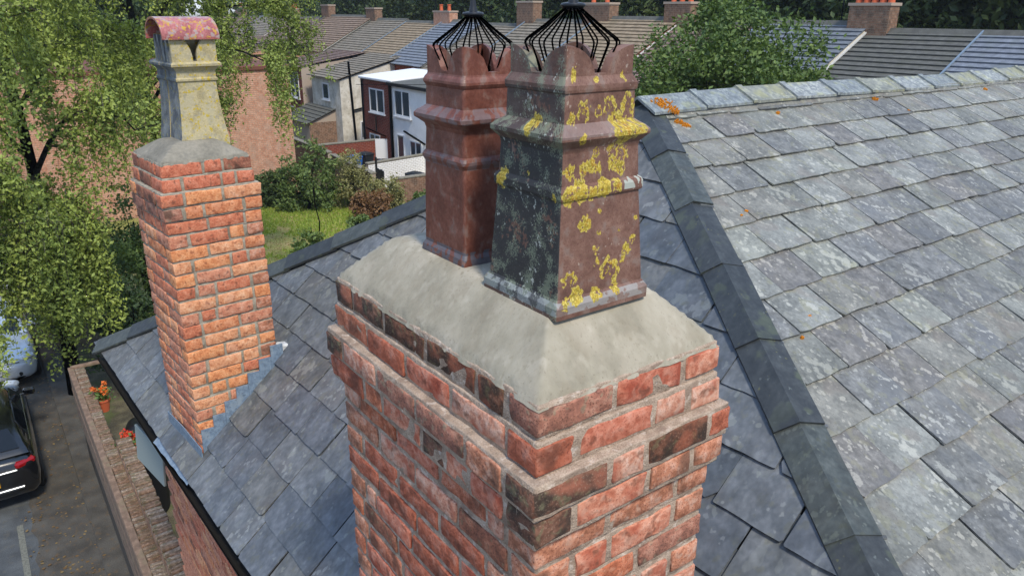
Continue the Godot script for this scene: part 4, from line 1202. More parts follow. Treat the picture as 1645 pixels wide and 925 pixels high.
func yard_wall(p0: Vector3, p1: Vector3, h: float, mat: Material, label: String) -> void:
	var d := (p1 - p0); var L := d.length(); d = d.normalized()
	var nrm := Vector3(-d.z, 0, d.x)
	if nrm.dot(-p0) < 0: nrm = -nrm
	var t := thing("yard_wall", label, "wall", Vector3.ZERO, 0.0, "walls round the back yards")
	var mb := MB.new()
	var c := (p0 + p1) / 2 + Vector3.UP * h / 2
	mb.box(c, Vector3(L, h, 0.2), Basis(d, Vector3.UP, d.cross(Vector3.UP)))
	var w := obj("wall_core", mb, M.mortar_far, t)
	var bf := MB.new()
	var al := nrm.cross(Vector3.UP) * -1.0
	var st := p0 if al.dot(d) > 0 else p1
	brick_face(bf, st + nrm * 0.1, al, nrm, L, h)
	obj("brickwork", bf, mat, w)
	mb = MB.new()
	mb.cbox(c + Vector3.UP * (h / 2 + 0.04), Vector3(L + 0.04, 0.08, 0.28), 0.015, Basis(d, Vector3.UP, d.cross(Vector3.UP)))
	obj("coping", mb, M.cement_grey, t)

func build_terrace() -> void:
	var spec := [
		[-96.0, -88.0, "brown", "far brown-tiled terraced house at the row's left end"], [-88.0, -80.0, "purple", "purple-brown roofed terraced house seen through birch twigs"], [-80.0, -72.0, "grey", "grey-tiled terraced house third from the row's left end"],
		[-72.0, -64.0, "purple", "purple-tiled terraced house left of the pale brick stack"], [-64.0, -55.3, "brown", "brown-tiled terraced house just left of the wide grey roofs"], [-55.3, -50.0, "grey", "cream-walled terraced house with black downpipe and grey tiles"],
		[-50.0, -44.8, "sand", "terraced house with pale grey-brown tiles left of the two-pot stack"], [-44.8, -40.2, "slate", "terraced house with blue-grey roof patch behind the white extension"], [-40.2, -35.7, "grey", "grey-tiled terraced house behind the rear chimney pot"], [-35.7, -29.8, "grey", "grey-tiled terraced house behind the front chimney pot"],
		[-29.8, -24.4, "sand", "sandy-tiled terraced house left of the round leafy tree"], [-24.4, -20.0, "purple", "terraced house almost hidden behind the round leafy tree"], [-20.0, -15.4, "blue", "blue-tiled terraced house right of the round leafy tree"], [-15.4, -11.6, "dark", "dark grey tiled terraced house right of the five-pot stack"], [-11.6, -8.2, "slate", "pale blue slate roofed terraced house at the row's right end"]]
	var hs := {}
	for s in spec:
		hs[s[0]] = terraced_house(s[0], s[1], s[2], M.brick_red if rng.randf() < 0.5 else M.render_cream, s[3], {-20.0: 0.22, -24.4: 0.1, -29.8: 0.3, -35.7: 0.12, -40.2: -0.15, -50.0: -0.12, -64.0: 0.2, -80.0: 0.15}.get(s[0], 0.0))
	for c in [[-88.0, 2, 0.9], [-72.0, 3, 0.7], [-64.0, 0, 0.8], [-55.3, 0, 0.75], [-44.8, 2, 0.55], [-35.7, 0, 0.95], [-29.8, 2, 0.65], [-24.4, 3, 0.85], [-15.4, 5, 0.85]]:
		stack(hs[c[0]], c[0], c[1], c[2], M.brick_brown if c[0] != -44.8 else M.brick_far, 1.5 if c[1] != 2 else 2.0)
	# gable end wall of the last house on the right
	# ---- rear extensions seen between birch and pots
	# white block
	var t := thing("house_extension", "bright white rendered rear extension with black roof edge", "extension", Vector3.ZERO, 0.0, "rear extensions of the terrace")
	var mb := MB.new()
	mb.box(Vector3(20.8, 2.35, -35.0), Vector3(3.8, 4.7, 4.4))
	obj("wall", mb, M.render_white, t)
	mb = MB.new()
	mb.cbox(Vector3(20.75, 4.78, -35.0), Vector3(4.1, 0.14, 4.7), 0.02, Basis(Vector3.BACK, 0.06))
	obj("roof", mb, M.tiles["dark"], t)
	mb = MB.new()
	mb.cbox(Vector3(18.72, 4.62, -35.0), Vector3(0.06, 0.16, 4.7), 0.01)
	obj("fascia", mb, M.black_paint, t)
	var W := Vector3(-1, 0, 0); var Al := Vector3(0, 0, 1)
	window(t, Vector3(18.9, 3.7, -35.9), Al, W, 1.7, 1.35, 1)
	window(t, Vector3(18.9, 1.25, -34.6), Al, W, 1.25, 1.3, 1)
	window(t, Vector3(18.9, 1.1, -36.25), Al, W, 0.8, 1.9, 0, "door")
	pipe(t, [Vector3(18.8, 2.3, -35.7), Vector3(18.8, 1.9, -33.5)], 0.05, M.black_paint)
	pipe(t, [Vector3(18.82, 4.6, -37.1), Vector3(18.82, 0.0, -37.1)], 0.06, M.black_paint)
	# red brick block with white roof
	t = thing("house_extension", "red brick rear extension with flat white roof and open window", "extension", Vector3.ZERO, 0.0, "rear extensions of the terrace")
	mb = MB.new()
	mb.box(Vector3(20.85, 2.4, -39.1), Vector3(3.7, 4.8, 3.7))
	var w := obj("wall", mb, M.mortar_far, t)
	var bf := MB.new()
	brick_face(bf, Vector3(19.0, 0, -40.95), Al, W, 3.7, 4.75)
	obj("brickwork", bf, M.brick_red, w)
	mb = MB.new()
	mb.cbox(Vector3(20.8, 4.88, -39.0), Vector3(4.0, 0.14, 4.1), 0.03, Basis(Vector3.BACK, 0.08))
	obj("roof", mb, M.white_paint, t)
	window(t, Vector3(19.0, 3.55, -39.1), Al, W, 1.8, 1.3, 1)
	window(t, Vector3(19.0, 1.0, -39.6), Al, W, 1.3, 1.3, 1)
	mb = MB.new()
	mb.cbox(Vector3(18.78, 1.0, -38.3), Vector3(0.06, 1.1, 0.8), 0.01, Basis(Vector3.UP, 0.9))
	obj("open_casement", mb, M.white_paint, t)
	pipe(t, [Vector3(18.9, 4.7, -40.8), Vector3(18.9, 0, -40.8)], 0.06, M.white_paint)
	pipe(t, [Vector3(18.9, 4.7, -37.35), Vector3(18.9, 0.5, -37.35)], 0.06, M.lead)
	pipe(t, [Vector3(18.9, 1.9, -40.6), Vector3(18.9, 1.7, -38.0)], 0.035, M.brick_red)
	pipe(t, [Vector3(18.9, 2.7, -39.2), Vector3(18.9, 1.85, -39.2)], 0.035, M.white_paint)
	# cream block with side wall facing us
	t = thing("house_extension", "cream rendered rear extension with tall black soil pipe", "extension", Vector3.ZERO, 0.0, "rear extensions of the terrace")
	mb = MB.new()
	mb.prism(PackedVector2Array([Vector2(18.95, 0), Vector2(22.75, 0), Vector2(22.75, 5.3), Vector2(18.95, 4.3)]), func(p: Vector2, h: float) -> Vector3: return Vector3(p.x, p.y, h), -48.5, -44.0)
	obj("wall", mb, M.render_cream, t)
	mb = MB.new()
	tile_slope(mb, 23.3, 5.62, 18.7, 4.36, -48.6, -43.85, 14)
	obj("roof", mb, M.tiles["grey"], t)
	pipe(t, [Vector3(19.55, 5.4, -43.9), Vector3(19.75, 0.3, -43.9)], 0.07, M.black_paint)
	pipe(t, [Vector3(19.75, 2.5, -43.9), Vector3(21.4, 2.8, -43.9)], 0.05, M.black_paint)
	window(t, Vector3(20.6, 1.25, -44.0), Vector3(1, 0, 0), Vector3(0, 0, 1), 0.95, 1.1, 0)
	window(t, Vector3(18.95, 3.5, -46.2), Al, W, 1.0, 1.0, 0)
	# lean-to in front of it
	t = thing("lean_to", "low brown brick lean-to with dark sloping roof beside cream wall", "lean-to")
	mb = MB.new()
	mb.prism(PackedVector2Array([Vector2(17.2, 0), Vector2(19.0, 0), Vector2(19.0, 2.45), Vector2(17.2, 1.75)]), func(p: Vector2, h: float) -> Vector3: return Vector3(p.x, p.y, h), -49.0, -45.0)
	w = obj("wall", mb, M.mortar_far, t)
	bf = MB.new()
	brick_face(bf, Vector3(17.2, 0, -45.0), Vector3(1, 0, 0), Vector3(0, 0, 1), 1.78, 1.8)
	obj("brickwork", bf, M.brick_brown, w)
	mb = MB.new()
	tile_slope(mb, 19.0, 2.55, 17.0, 1.75, -49.2, -44.85, 6)
	obj("roof", mb, M.tiles["dark"], t)
	# brick block further left with white windows
	t = thing("house_extension", "brick rear extension with white sash windows half behind birch leaves", "extension", Vector3.ZERO, 0.0, "rear extensions of the terrace")
	mb = MB.new()
	mb.prism(PackedVector2Array([Vector2(18.6, 0), Vector2(22.75, 0), Vector2(22.75, 5.3), Vector2(18.6, 4.8)]), func(p: Vector2, h: float) -> Vector3: return Vector3(p.x, p.y, h), -54.0, -49.3)
	w = obj("wall", mb, M.mortar_far, t)
	bf = MB.new()
	brick_face(bf, Vector3(18.6, 0, -54.0), Al, W, 4.7, 4.75)
	obj("brickwork", bf, M.brick_red, w)
	mb = MB.new()
	tile_slope(mb, 23.3, 5.62, 18.3, 4.8, -54.1, -49.2, 14)
	obj("roof", mb, M.tiles["purple"], t)
	window(t, Vector3(18.6, 3.6, -50.6), Al, W, 1.5, 1.7, 1)
	window(t, Vector3(18.6, 1.3, -51.6), Al, W, 1.3, 1.6, 0)
	# farther extensions, roofs seen through the birch
	var n := 0
	for z in [-60.0, -68.0, -76.0]:
		t = thing("house_extension", ["brown-roofed rear extension behind the tall blank brick wall", "second roofed extension past the blank brick wall", "farthest roofed extension past the blank brick wall"][n], "extension", Vector3.ZERO, 0.0, "rear extensions of the terrace")
		n += 1
		mb = MB.new()
		mb.box(Vector3(19.6, 2.5, z), Vector3(6.4, 5.0, 4.0))
		obj("wall", mb, M.brick_far, t)
		mb = MB.new()
		tile_slope(mb, 23.0, 6.2, 16.2, 4.95, z - 2.2, z + 2.2, 18)
		obj("roof", mb, M.tiles["brown"], t)
		window(t, Vector3(16.4, 3.8, z + 0.6), Al, W, 1.2, 1.4, 0)
		pipe(t, [Vector3(16.3, 5.0, z + 1.9), Vector3(16.3, 0.0, z + 1.9)], 0.07, M.white_paint)
	# ---- yard walls, gate, bins
	yard_wall(Vector3(14.7, 0, -35.6), Vector3(14.3, 0, -30.2), 1.45, M.brick_brown, "weathered brick wall between shrubs and yards, left of black gate")
	yard_wall(Vector3(14.8, 0, -29.1), Vector3(19.5, 0, -29.1), 1.35, M.brick_brown, "brown brick wall in front of the white extension")
	yard_wall(Vector3(14.8, 0, -38.7), Vector3(18.6, 0, -38.7), 1.45, M.brick_red, "dark red wall left of the blue bin")
	yard_wall(Vector3(15.4, 0, -33.2), Vector3(19.0, 0, -33.9), 1.3, M.render_white, "pale whitewashed wall across the yard of the brick extension")
	yard_wall(Vector3(14.9, 0, -43.2), Vector3(14.7, 0, -36.0), 1.5, M.brick_brown, "farthest brown yard wall behind the shrubs")
	t = thing("yard_gate", "narrow black boarded gate in the yard wall", "gate", Vector3(14.45, 0, -29.9))
	for k in 5:
		mb = MB.new()
		mb.cbox(Vector3(0, 0.85 + 0.03 * (k % 2) + (0.25 if k == 0 else 0.0), -0.3 + k * 0.16), Vector3(0.05, 1.7 + (0.5 if k == 0 else 0.0), 0.145), 0.008)
		obj("board", mb, M.black_paint, t)
	for b in [[Vector3(16.4, 0, -36.9), "1e5fae", "blue lidded wheelie bin by the dark red wall"], [Vector3(17.3, 0, -37.4), "23262a", "black wheelie bin beside the blue one"], [Vector3(16.9, 0, -31.2), "1c1e20", "black tub at the foot of the white extension"]]:
		t = thing("wheelie_bin", b[2], "bin", b[0], 0.3, "bins in the back yards")
		var m := plain(hexc(b[1]), 0.5)
		mb = MB.new()
		var p := [Vector3(-0.22, 0.05, -0.25), Vector3(0.22, 0.05, -0.25), Vector3(0.22, 0.05, 0.25), Vector3(-0.22, 0.05, 0.25)]
		var q := [Vector3(-0.3, 0.95, -0.34), Vector3(0.3, 0.95, -0.34), Vector3(0.3, 0.95, 0.34), Vector3(-0.3, 0.95, 0.34)]
		for i in 4: mb.quad(p[(i + 1) % 4], p[i], q[i], q[(i + 1) % 4])
		obj("body", mb, m, t)
		mb = MB.new()
		mb.cbox(Vector3(0, 1.0, 0), Vector3(0.66, 0.1, 0.74), 0.03)
		mb.cbox(Vector3(0, 1.06, 0), Vector3(0.5, 0.06, 0.56), 0.03)
		obj("lid", mb, m, t)
	# ---- blank brick building behind the birch
	t = thing("brick_building", "large blank pinkish brick wall behind the birch trees", "building")
	mb = MB.new()
	mb.box(Vector3(4.2, 2.9, -38.0), Vector3(16.0, 5.8, 8.0))
	w = obj("wall", mb, M.mortar_far, t)
	bf = MB.new()
	brick_face(bf, Vector3(-3.8, 0, -34.0), Vector3(1, 0, 0), Vector3(0, 0, 1), 16.0, 5.8, 0.085, 0.24)
	obj("brickwork", bf, M.brick_far, w)
	mb = MB.new()
	mb.cbox(Vector3(4.2, 5.88, -38.0), Vector3(16.2, 0.2, 8.2), 0.03)
	obj("coping", mb, plain(hexc("6e4436"), 0.85), t)
	# overhead wire and aerials
	mb = MB.new()
	var wp := []
	for i in 25:
		var f := i / 24.0
		wp.append(Vector3(4.5, 7.26, -9.9).lerp(Vector3(30.0, 8.3, 2.3), f) - Vector3(0, 0.45 * sin(f * PI), 0))
	mb.tube(wp, 0.0035, 4)
	tag(obj("overhead_wire", mb, M.black_paint), "thin overhead wire crossing behind the slate ridge", "wire")
	var an := 0
	for a in [[-46.0, 1.7], [-16.6, 2.2], [-25.4, 2.0], [-55.0, 1.9]]:
		mb = MB.new()
		mb.tube([Vector3(27, 7.5, a[0]), Vector3(27, 7.6 + a[1], a[0])], 0.03, 5)
		mb.tube([Vector3(26.6, 7.5 + a[1], a[0] - 0.4), Vector3(27.4, 7.5 + a[1], a[0] + 0.4)], 0.015, 4)
		for k in 5: mb.tube([Vector3(26.7 + k * 0.16, 7.5 + a[1], a[0] - 0.3 + k * 0.16) + Vector3(-0.15, 0, 0.15), Vector3(26.7 + k * 0.16, 7.5 + a[1], a[0] - 0.3 + k * 0.16) + Vector3(0.15, 0, -0.15)], 0.012, 4)
		tag(obj("roof_aerial", mb, M.lead), ["thin roof aerial by the two-pot stack", "thin roof aerial by the five-pot stack", "thin roof aerial by the three-pot stack", "thin roof aerial above the cream house"][an], "aerial", "aerials on the terrace")
		an += 1

# ---------------------------------------------------------------- trees and plants
func leaf(mb: MB, p: Vector3, s: float, up_bias: float) -> void:
	var n := Vector3(rr(-1, 1), rr(-1, 1) + up_bias, rr(-1, 1)).normalized()
	var a := n.cross(Vector3(rr(-1, 1), rr(-1, 1), rr(-1, 1))).normalized()
	var b := n.cross(a)
	var l := s * rr(0.55, 1.45)
	mb.quad(p - a * l, p - b * l * 0.55 + n * l * 0.12, p + a * l, p + b * l * 0.55 + n * l * 0.12)

func clump(mb: MB, c: Vector3, r: float, n: int, s: float, c0: Color, c1: Color) -> void:
	for i in n:
		var d := Vector3(rng.randfn(), rng.randfn() * 0.75, rng.randfn()) * 0.5
		if d.length() > 1.35: d = d.normalized() * 1.2
		mb.col = c0.lerp(c1, rng.randf())
		leaf(mb, c + d * r, s, 0.5)

# a rounded broadleaf tree; crown centre and radii, clumps of leaves spread through the volume
func leafy_tree(called: String, label: String, category: String, base: Vector3, cc: Vector3, rad: Vector3, clumps: int, per: int, lsz: float, c0: Color, c1: Color, group := "", csize := 0.28) -> void:
	var t := thing(called, label, category, base, 0.0, group)
	var mb := MB.new()
	var lb := cc - base
	mb.tube([Vector3.ZERO, lb * 0.35 + Vector3(0.1, 0, 0), lb * 0.7, lb + Vector3(0, rad.y * 0.4, 0)], [0.05 * rad.x + 0.05, 0.045 * rad.x + 0.04, 0.03 * rad.x + 0.03, 0.02] if called != "sapling" else [0.028, 0.024, 0.018, 0.008], 8)
	var crown := MB.new()
	for k in clumps:
		var d := Vector3(rng.randfn(), rng.randfn(), rng.randfn()).normalized()
		var q := pow(rng.randf(), 0.45)
		var wob := 1.0 + nz3.get_noise_3d(d.x * 2.2 + base.x, d.y * 2.2, d.z * 2.2 + base.z) * 0.35
		var c := lb + d * rad * q * wob
		var r := minf(rad.x, rad.y) * csize * rr(0.7, 1.3)
		clump(crown, c, r, per, lsz, c0, c1.lerp(c0, rng.randf() * 0.5))
		if k % 4 == 0: mb.tube([lb * 0.6, (lb * 0.7).lerp(c, 0.5) + Vector3(0, 0.1, 0), c], [0.03 * rad.x * 0.7 + 0.01, 0.02, 0.008], 5)
	obj("trunk", mb, M.bark, t)
	obj("crown", crown, M.leaf, t)

# weeping birch: limbs, arching branches, long hanging strands of small leaves
func birch(label: String, base: Vector3, height: float, limbs: Array, strands: int, per: float, bark: Material, lo: float, c0: Color, c1: Color) -> void:
	var t := thing("birch_tree", label, "tree", base, 0.0, "weeping birches by the street")
	var trunk := MB.new()
	var tw := []; var tr := []
	for i in 9:
		var f := i / 8.0
		tw.append(Vector3(sin(f * 5.0) * 0.12, f * height, cos(f * 4.0) * 0.1 - 0.1)); tr.append(lerpf(0.16, 0.03, f))
	trunk.tube(tw, tr, 9)
	obj("trunk", trunk, bark, t)
	var crown := MB.new(); var twigs := MB.new()
	var paths := []
	for l in limbs:
		# limb: [start height, end offset, sag]
		var s := Vector3(0, l[0], 0); var e: Vector3 = l[1]
		var pts := []; var rs := []
		for i in 9:
			var f := i / 8.0
			var p := s.lerp(e, f) + Vector3(0, sin(f * PI) * l[2], 0) + Vector3(nz3.get_noise_2d(f * 3.0 + l[0] * 9.0, e.x), 0, nz3.get_noise_2d(f * 3.0, e.z * 3.0)) * 0.35 * f
			pts.append(p); rs.append(lerpf(0.06, 0.012, f))
		var mb := MB.new()
		mb.tube(pts, rs, 6)
		obj("limb", mb, M.bark_birch, t)
		paths.append(pts)
	# tassels: strands hang in bunches from points along the limbs, with gaps between
	var bunches := []
	for pts in paths:
		for q in 9:
			var f := clampf(0.22 + 0.1 * q + rr(-0.05, 0.05), 0.0, 0.999) * 8.0
			var i := mini(int(f), 7)
			var p: Vector3 = (pts[i] as Vector3).lerp(pts[i + 1], f - i)
			var a := rr(0, TAU); var o := rr(0.0, 0.8)
			bunches.append([p, p + Vector3(cos(a) * o, rr(-0.05, 0.4), sin(a) * o), rr(0.7, 1.0) * (1.5 if rng.randf() < 0.3 else 0.9), rng.randf()])
	for k in strands:
		var bn: Array = bunches[rng.randi() % bunches.size()]
		var p: Vector3 = bn[0]
		var out := 0.4
		var tip: Vector3 = bn[1] + Vector3(rng.randfn() * 0.17, rng.randfn() * 0.12, rng.randfn() * 0.17)
		var ln: float = rr(0.5, 1.9) * bn[2]
		ln = minf(ln, tip.y + base.y - lo - rr(0.0, 1.5))
		if ln < 0.3: continue
		var sway := Vector3(rr(-0.25, 0.25), 0, rr(-0.25, 0.25))
		var end := tip + Vector3(0, -ln, 0) + sway * ln * 0.5
		twigs.tube([p, tip, tip.lerp(end, 0.5) + sway * 0.1, end], [0.009, 0.006, 0.004, 0.002], 3, false)
		var tone: float = bn[3] * 0.7 + rng.randf() * 0.3
		var n := int((ln + out * 0.5) * per)
		for q in n:
			var g := pow(rng.randf(), 0.85)
			var pp := (tip.lerp(end, g) if rng.randf() < 0.8 else p.lerp(tip, rng.randf())) + Vector3(rng.randfn(), rng.randfn(), rng.randfn()) * 0.075
			crown.col = c0.lerp(c1, clampf(tone * 0.6 + rng.randf() * 0.5, 0, 1))
			leaf(crown, pp, 0.043, 0.2)
	obj("twigs", twigs, M.bark_birch, t)
	obj("crown", crown, M.leaf, t)

func build_plants() -> void:
	# dark wood beyond the terrace: separate tall trees
	var k := 0
	var names := ["left", "right"]
	var wood := [[Vector3(44, 0, -118), 9.0], [Vector3(40, 0, -104), 8.0], [Vector3(42, 0, -92), 8.5], [Vector3(40, 0, -80), 8.0], [Vector3(41, 0, -68), 8.0], [Vector3(39, 0, -57), 7.0], [Vector3(41, 0, -48), 7.0], [Vector3(40, 0, -39.5), 6.5], [Vector3(42, 0, -31), 6.5], [Vector3(40, 0, -23.5), 6.0], [Vector3(42, 0, -16.5), 6.0], [Vector3(40, 0, -9.5), 6.0], [Vector3(42, 0, -2), 6.5]]
	var lab := ["farthest dark tree of the wood, above the birch twigs", "second dark tree of the wood from the left", "third dark tree of the wood from the left", "dark tree behind the purple-roofed houses", "dark tree behind the wide stack without pots", "dark tree above the pale grey-brown roof", "bright-edged tree left of the rear pot's cage", "dark tree between the two wire cages", "dark tree right of the front pot's cage", "dark tree above the round leafy tree", "dark tree left of the five-pot stack", "dark tree right of the five-pot stack", "dark tree at the right edge of the wood"]
	for j in 9:
		var b := Vector3(54 + 3 * (j % 2), 0, -112 + j * 14)
		leafy_tree("wood_tree", ["first", "second", "third", "fourth", "fifth", "sixth", "seventh", "eighth", "ninth"][j] + " dark tree of the wood's back row, counted from the left", "tree", b, b + Vector3(0, 9.5, 0), Vector3(8.5, 9.0, 8.5), 200, 60, 0.4, Color(0.02, 0.04, 0.01), Color(0.05, 0.085, 0.02), "second row of the wood", 0.17)
	for w in wood:
		var r: float = w[1]
		var dk := Color(0.028, 0.055, 0.014); var lt := Color(0.075, 0.12, 0.03)
		if k % 3 == 1: lt = Color(0.11, 0.15, 0.035)
		leafy_tree("wood_tree", lab[k], "tree", w[0], w[0] + Vector3(0, 8.5, 0), Vector3(r * 0.9, 7.6, r * 0.85), 300, 95, 0.19, dk, lt, "dark trees behind the terrace", 0.17)
		k += 1
	# more trees closing the view far left, behind the blank brick building
	leafy_tree("wood_tree", "tall tree behind the blank brick wall, nearest the left edge", "tree", Vector3(-7, 0, -50), Vector3(-7, 7.5, -50), Vector3(6, 6.5, 6), 150, 60, 0.2, Color(0.035, 0.07, 0.018), Color(0.1, 0.15, 0.04), "trees behind the brick building", 0.18)
	leafy_tree("wood_tree", "tall tree behind the blank brick wall, right of the birch trunk", "tree", Vector3(5, 0, -52), Vector3(5, 7.8, -52), Vector3(6, 6.0, 6), 150, 60, 0.2, Color(0.035, 0.07, 0.018), Color(0.1, 0.15, 0.04), "trees behind the brick building", 0.18)
	leafy_tree("wood_tree", "street tree far behind the silver car", "tree", Vector3(-9, 0, -34), Vector3(-9, 5.5, -34), Vector3(4.5, 5.2, 4.5), 120, 60, 0.15, Color(0.04, 0.08, 0.02), Color(0.11, 0.17, 0.04), "", 0.2)
	for q in [[Vector3(12, 0, -64), "tall tree behind the blank wall's right end"], [Vector3(-1, 0, -66), "tallest tree behind the blank brick wall, far back"], [Vector3(-14, 0, -58), "tall tree far back at the left edge of the street"]]:
		leafy_tree("wood_tree", q[1], "tree", q[0], q[0] + Vector3(0, 9, 0), Vector3(7.5, 8.5, 7.5), 240, 70, 0.26, Color(0.03, 0.06, 0.015), Color(0.1, 0.15, 0.04), "trees behind the brick building", 0.18)
	# round leafy tree behind the ridge
	leafy_tree("broadleaf_tree", "round green leafy tree standing behind the slate ridge", "tree", Vector3(17.2, 0, -13.9), Vector3(17.2, 5.95, -13.9), Vector3(2.75, 2.5, 2.8), 420, 100, 0.064, Color(0.05, 0.10, 0.02), Color(0.18, 0.26, 0.06), "", 0.17)
	# weeping birches
	birch("birch with trunk coloured dark for shade, hanging over the parked cars", Vector3(0.85, 0, -17.9), 12.5, [
		[4.2, Vector3(-2.2, 5.4, 1.4), 0.8], [4.8, Vector3(1.9, 6.0, 1.6), 0.9], [5.5, Vector3(-2.8, 7.2, 0.2), 0.9], [6.2, Vector3(2.6, 7.6, -0.6), 0.8], [6.8, Vector3(0.4, 8.2, 2.4), 0.9], [7.4, Vector3(-1.8, 9.2, 1.6), 0.8], [8.2, Vector3(2.4, 9.6, 0.8), 0.7], [8.8, Vector3(-2.0, 10.2, -1.2), 0.7], [9.4, Vector3(1.2, 11.0, 1.2), 0.6], [10.0, Vector3(-0.6, 11.8, 1.4), 0.5], [3.0, Vector3(0.9, 4.0, 1.6), 0.7], [2.6, Vector3(-1.2, 3.4, 1.2), 0.6], [3.4, Vector3(0.5, 4.3, 1.9), 0.6], [3.0, Vector3(-0.5, 3.7, 1.8), 0.6], [2.4, Vector3(0.4, 2.9, 1.5), 0.5], [4.0, Vector3(-1.0, 4.8, 2.0), 0.7], [3.6, Vector3(-0.2, 4.4, 1.4), 0.7]],
		1050, 60.0, M.bark, 0.5, Color(0.10, 0.16, 0.03), Color(0.42, 0.50, 0.11))  # the dark bark paints the shade on this trunk into its colour
	birch("pale-trunked birch reaching arching twigs over the lawn", Vector3(4.3, 0, -23.6), 13.5, [
		[5.5, Vector3(3.4, 7.0, 1.4), 1.3], [6.2, Vector3(4.6, 7.6, 1.2), 1.4], [6.5, Vector3(-2.4, 7.5, 1.6), 0.9], [7.2, Vector3(3.2, 9.0, 2.2), 1.0], [8.0, Vector3(-2.6, 9.4, 1.0), 0.9], [8.6, Vector3(4.9, 9.6, 0.6), 1.0], [9.4, Vector3(1.0, 11.0, 2.0), 0.8], [10.0, Vector3(-1.6, 11.4, 1.2), 0.7], [10.8, Vector3(3.0, 12.0, 0.4), 0.7], [4.8, Vector3(1.6, 5.8, 2.4), 0.9], [5.2, Vector3(-1.0, 6.4, 2.6), 0.9], [6.0, Vector3(2.9, 6.6, 3.0), 1.0]],
		1000, 56.0, M.bark_birch, 1.2, Color(0.09, 0.15, 0.03), Color(0.40, 0.48, 0.11))
	birch("third birch filling the far left edge of the view", Vector3(-1.8, 0, -27.5), 12.5, [
		[4.5, Vector3(2.4, 6.2, 1.4), 1.0], [5.4, Vector3(-2.4, 7.0, 1.6), 0.9], [6.4, Vector3(2.9, 8.4, 0.6), 0.9], [7.4, Vector3(-2.0, 9.2, 1.4), 0.8], [8.6, Vector3(2.2, 10.2, 1.0), 0.7], [9.6, Vector3(-1.4, 11.2, 0.6), 0.6], [10.4, Vector3(1.4, 11.8, 0.8), 0.5]],
		720, 55.0, M.bark_birch, 2.6, Color(0.07, 0.12, 0.025), Color(0.3, 0.36, 0.08))
	# bushes under the birches
	var n := 0
	for b in [[Vector3(2.1, 0, -20.6), Vector3(1.2, 1.7, 1.3), "bright green bush beside the dark birch trunk"], [Vector3(3.3, 0, -22.6), Vector3(1.3, 1.9, 1.3), "green bush behind the orange chimney's foot"], [Vector3(2.2, 0, -17.6), Vector3(0.9, 1.3, 1.2), "dark bush behind the garden wall and flowers"], [Vector3(1.0, 0, -22.5), Vector3(1.0, 2.0, 1.4), "leafy bush behind the dark birch trunk, left of the others"], [Vector3(4.6, 0, -18.8), Vector3(1.1, 1.5, 1.2), "bush hidden mostly by the orange chimney"]]:
		leafy_tree("garden_bush", b[2], "bush", b[0], b[0] + Vector3(0, b[1].y, 0), b[1], 70, 80, 0.05, Color(0.04, 0.08, 0.015) if n != 2 else Color(0.02, 0.045, 0.01), Color(0.17, 0.25, 0.05) if n != 2 else Color(0.06, 0.1, 0.03), "bushes under the birches", 0.26)
		n += 1
	# shrubs along the lawn
	for b in [[Vector3(7.6, 0, -20.6), Vector3(0.7, 1.3, 0.8), "narrow green shrub right of the orange chimney", 0], [Vector3(11.6, 0, -31.2), Vector3(1.3, 1.7, 1.2), "tall green shrub in front of the brick wall's right end", 0], [Vector3(12.9, 0, -27.6), Vector3(0.85, 0.8, 0.8), "rusty brown shrub at the lawn's edge", 1], [Vector3(13.9, 0, -28.4), Vector3(0.9, 1.1, 0.8), "straw-coloured grassy shrub by the yard wall", 2], [Vector3(13.3, 0, -30.6), Vector3(0.8, 1.5, 0.8), "feathery olive shrub left of the black gate", 2], [Vector3(15.4, 0, -27.6), Vector3(1.3, 0.6, 0.8), "low green ground shrub by the brown brick wall", 0], [Vector3(16.6, 0, -27.2), Vector3(0.9, 0.7, 0.8), "low green shrub nearest the rear chimney pot", 0], [Vector3(11.9, 0, -26.2), Vector3(0.7, 0.45, 0.6), "low green weeds at the lawn's near edge", 0], [Vector3(10.6, 0, -32.9), Vector3(1.0, 0.9, 0.7), "dark shrub at the foot of the brick wall", 3]]:
		var cs: Array = [[Color(0.06, 0.11, 0.025), Color(0.24, 0.32, 0.09)], [Color(0.15, 0.075, 0.03), Color(0.28, 0.16, 0.07)], [Color(0.2, 0.2, 0.07), Color(0.38, 0.36, 0.15)], [Color(0.035, 0.07, 0.02), Color(0.12, 0.17, 0.05)]][b[3]]
		leafy_tree("lawn_shrub", b[2], "shrub", b[0], b[0] + Vector3(0, b[1].y * 0.72, 0), b[1], 85, 75, 0.07 if b[3] != 2 else 0.05, cs[0], cs[1], "shrubs round the lawn", 0.26)
	leafy_tree("sapling", "thin bare-stemmed sapling on the lawn", "sapling", Vector3(10.08, 0, -26.35), Vector3(10.0, 2.2, -26.4), Vector3(0.35, 0.7, 0.35), 7, 16, 0.045, Color(0.05, 0.09, 0.02), Color(0.15, 0.2, 0.06), "", 0.4)

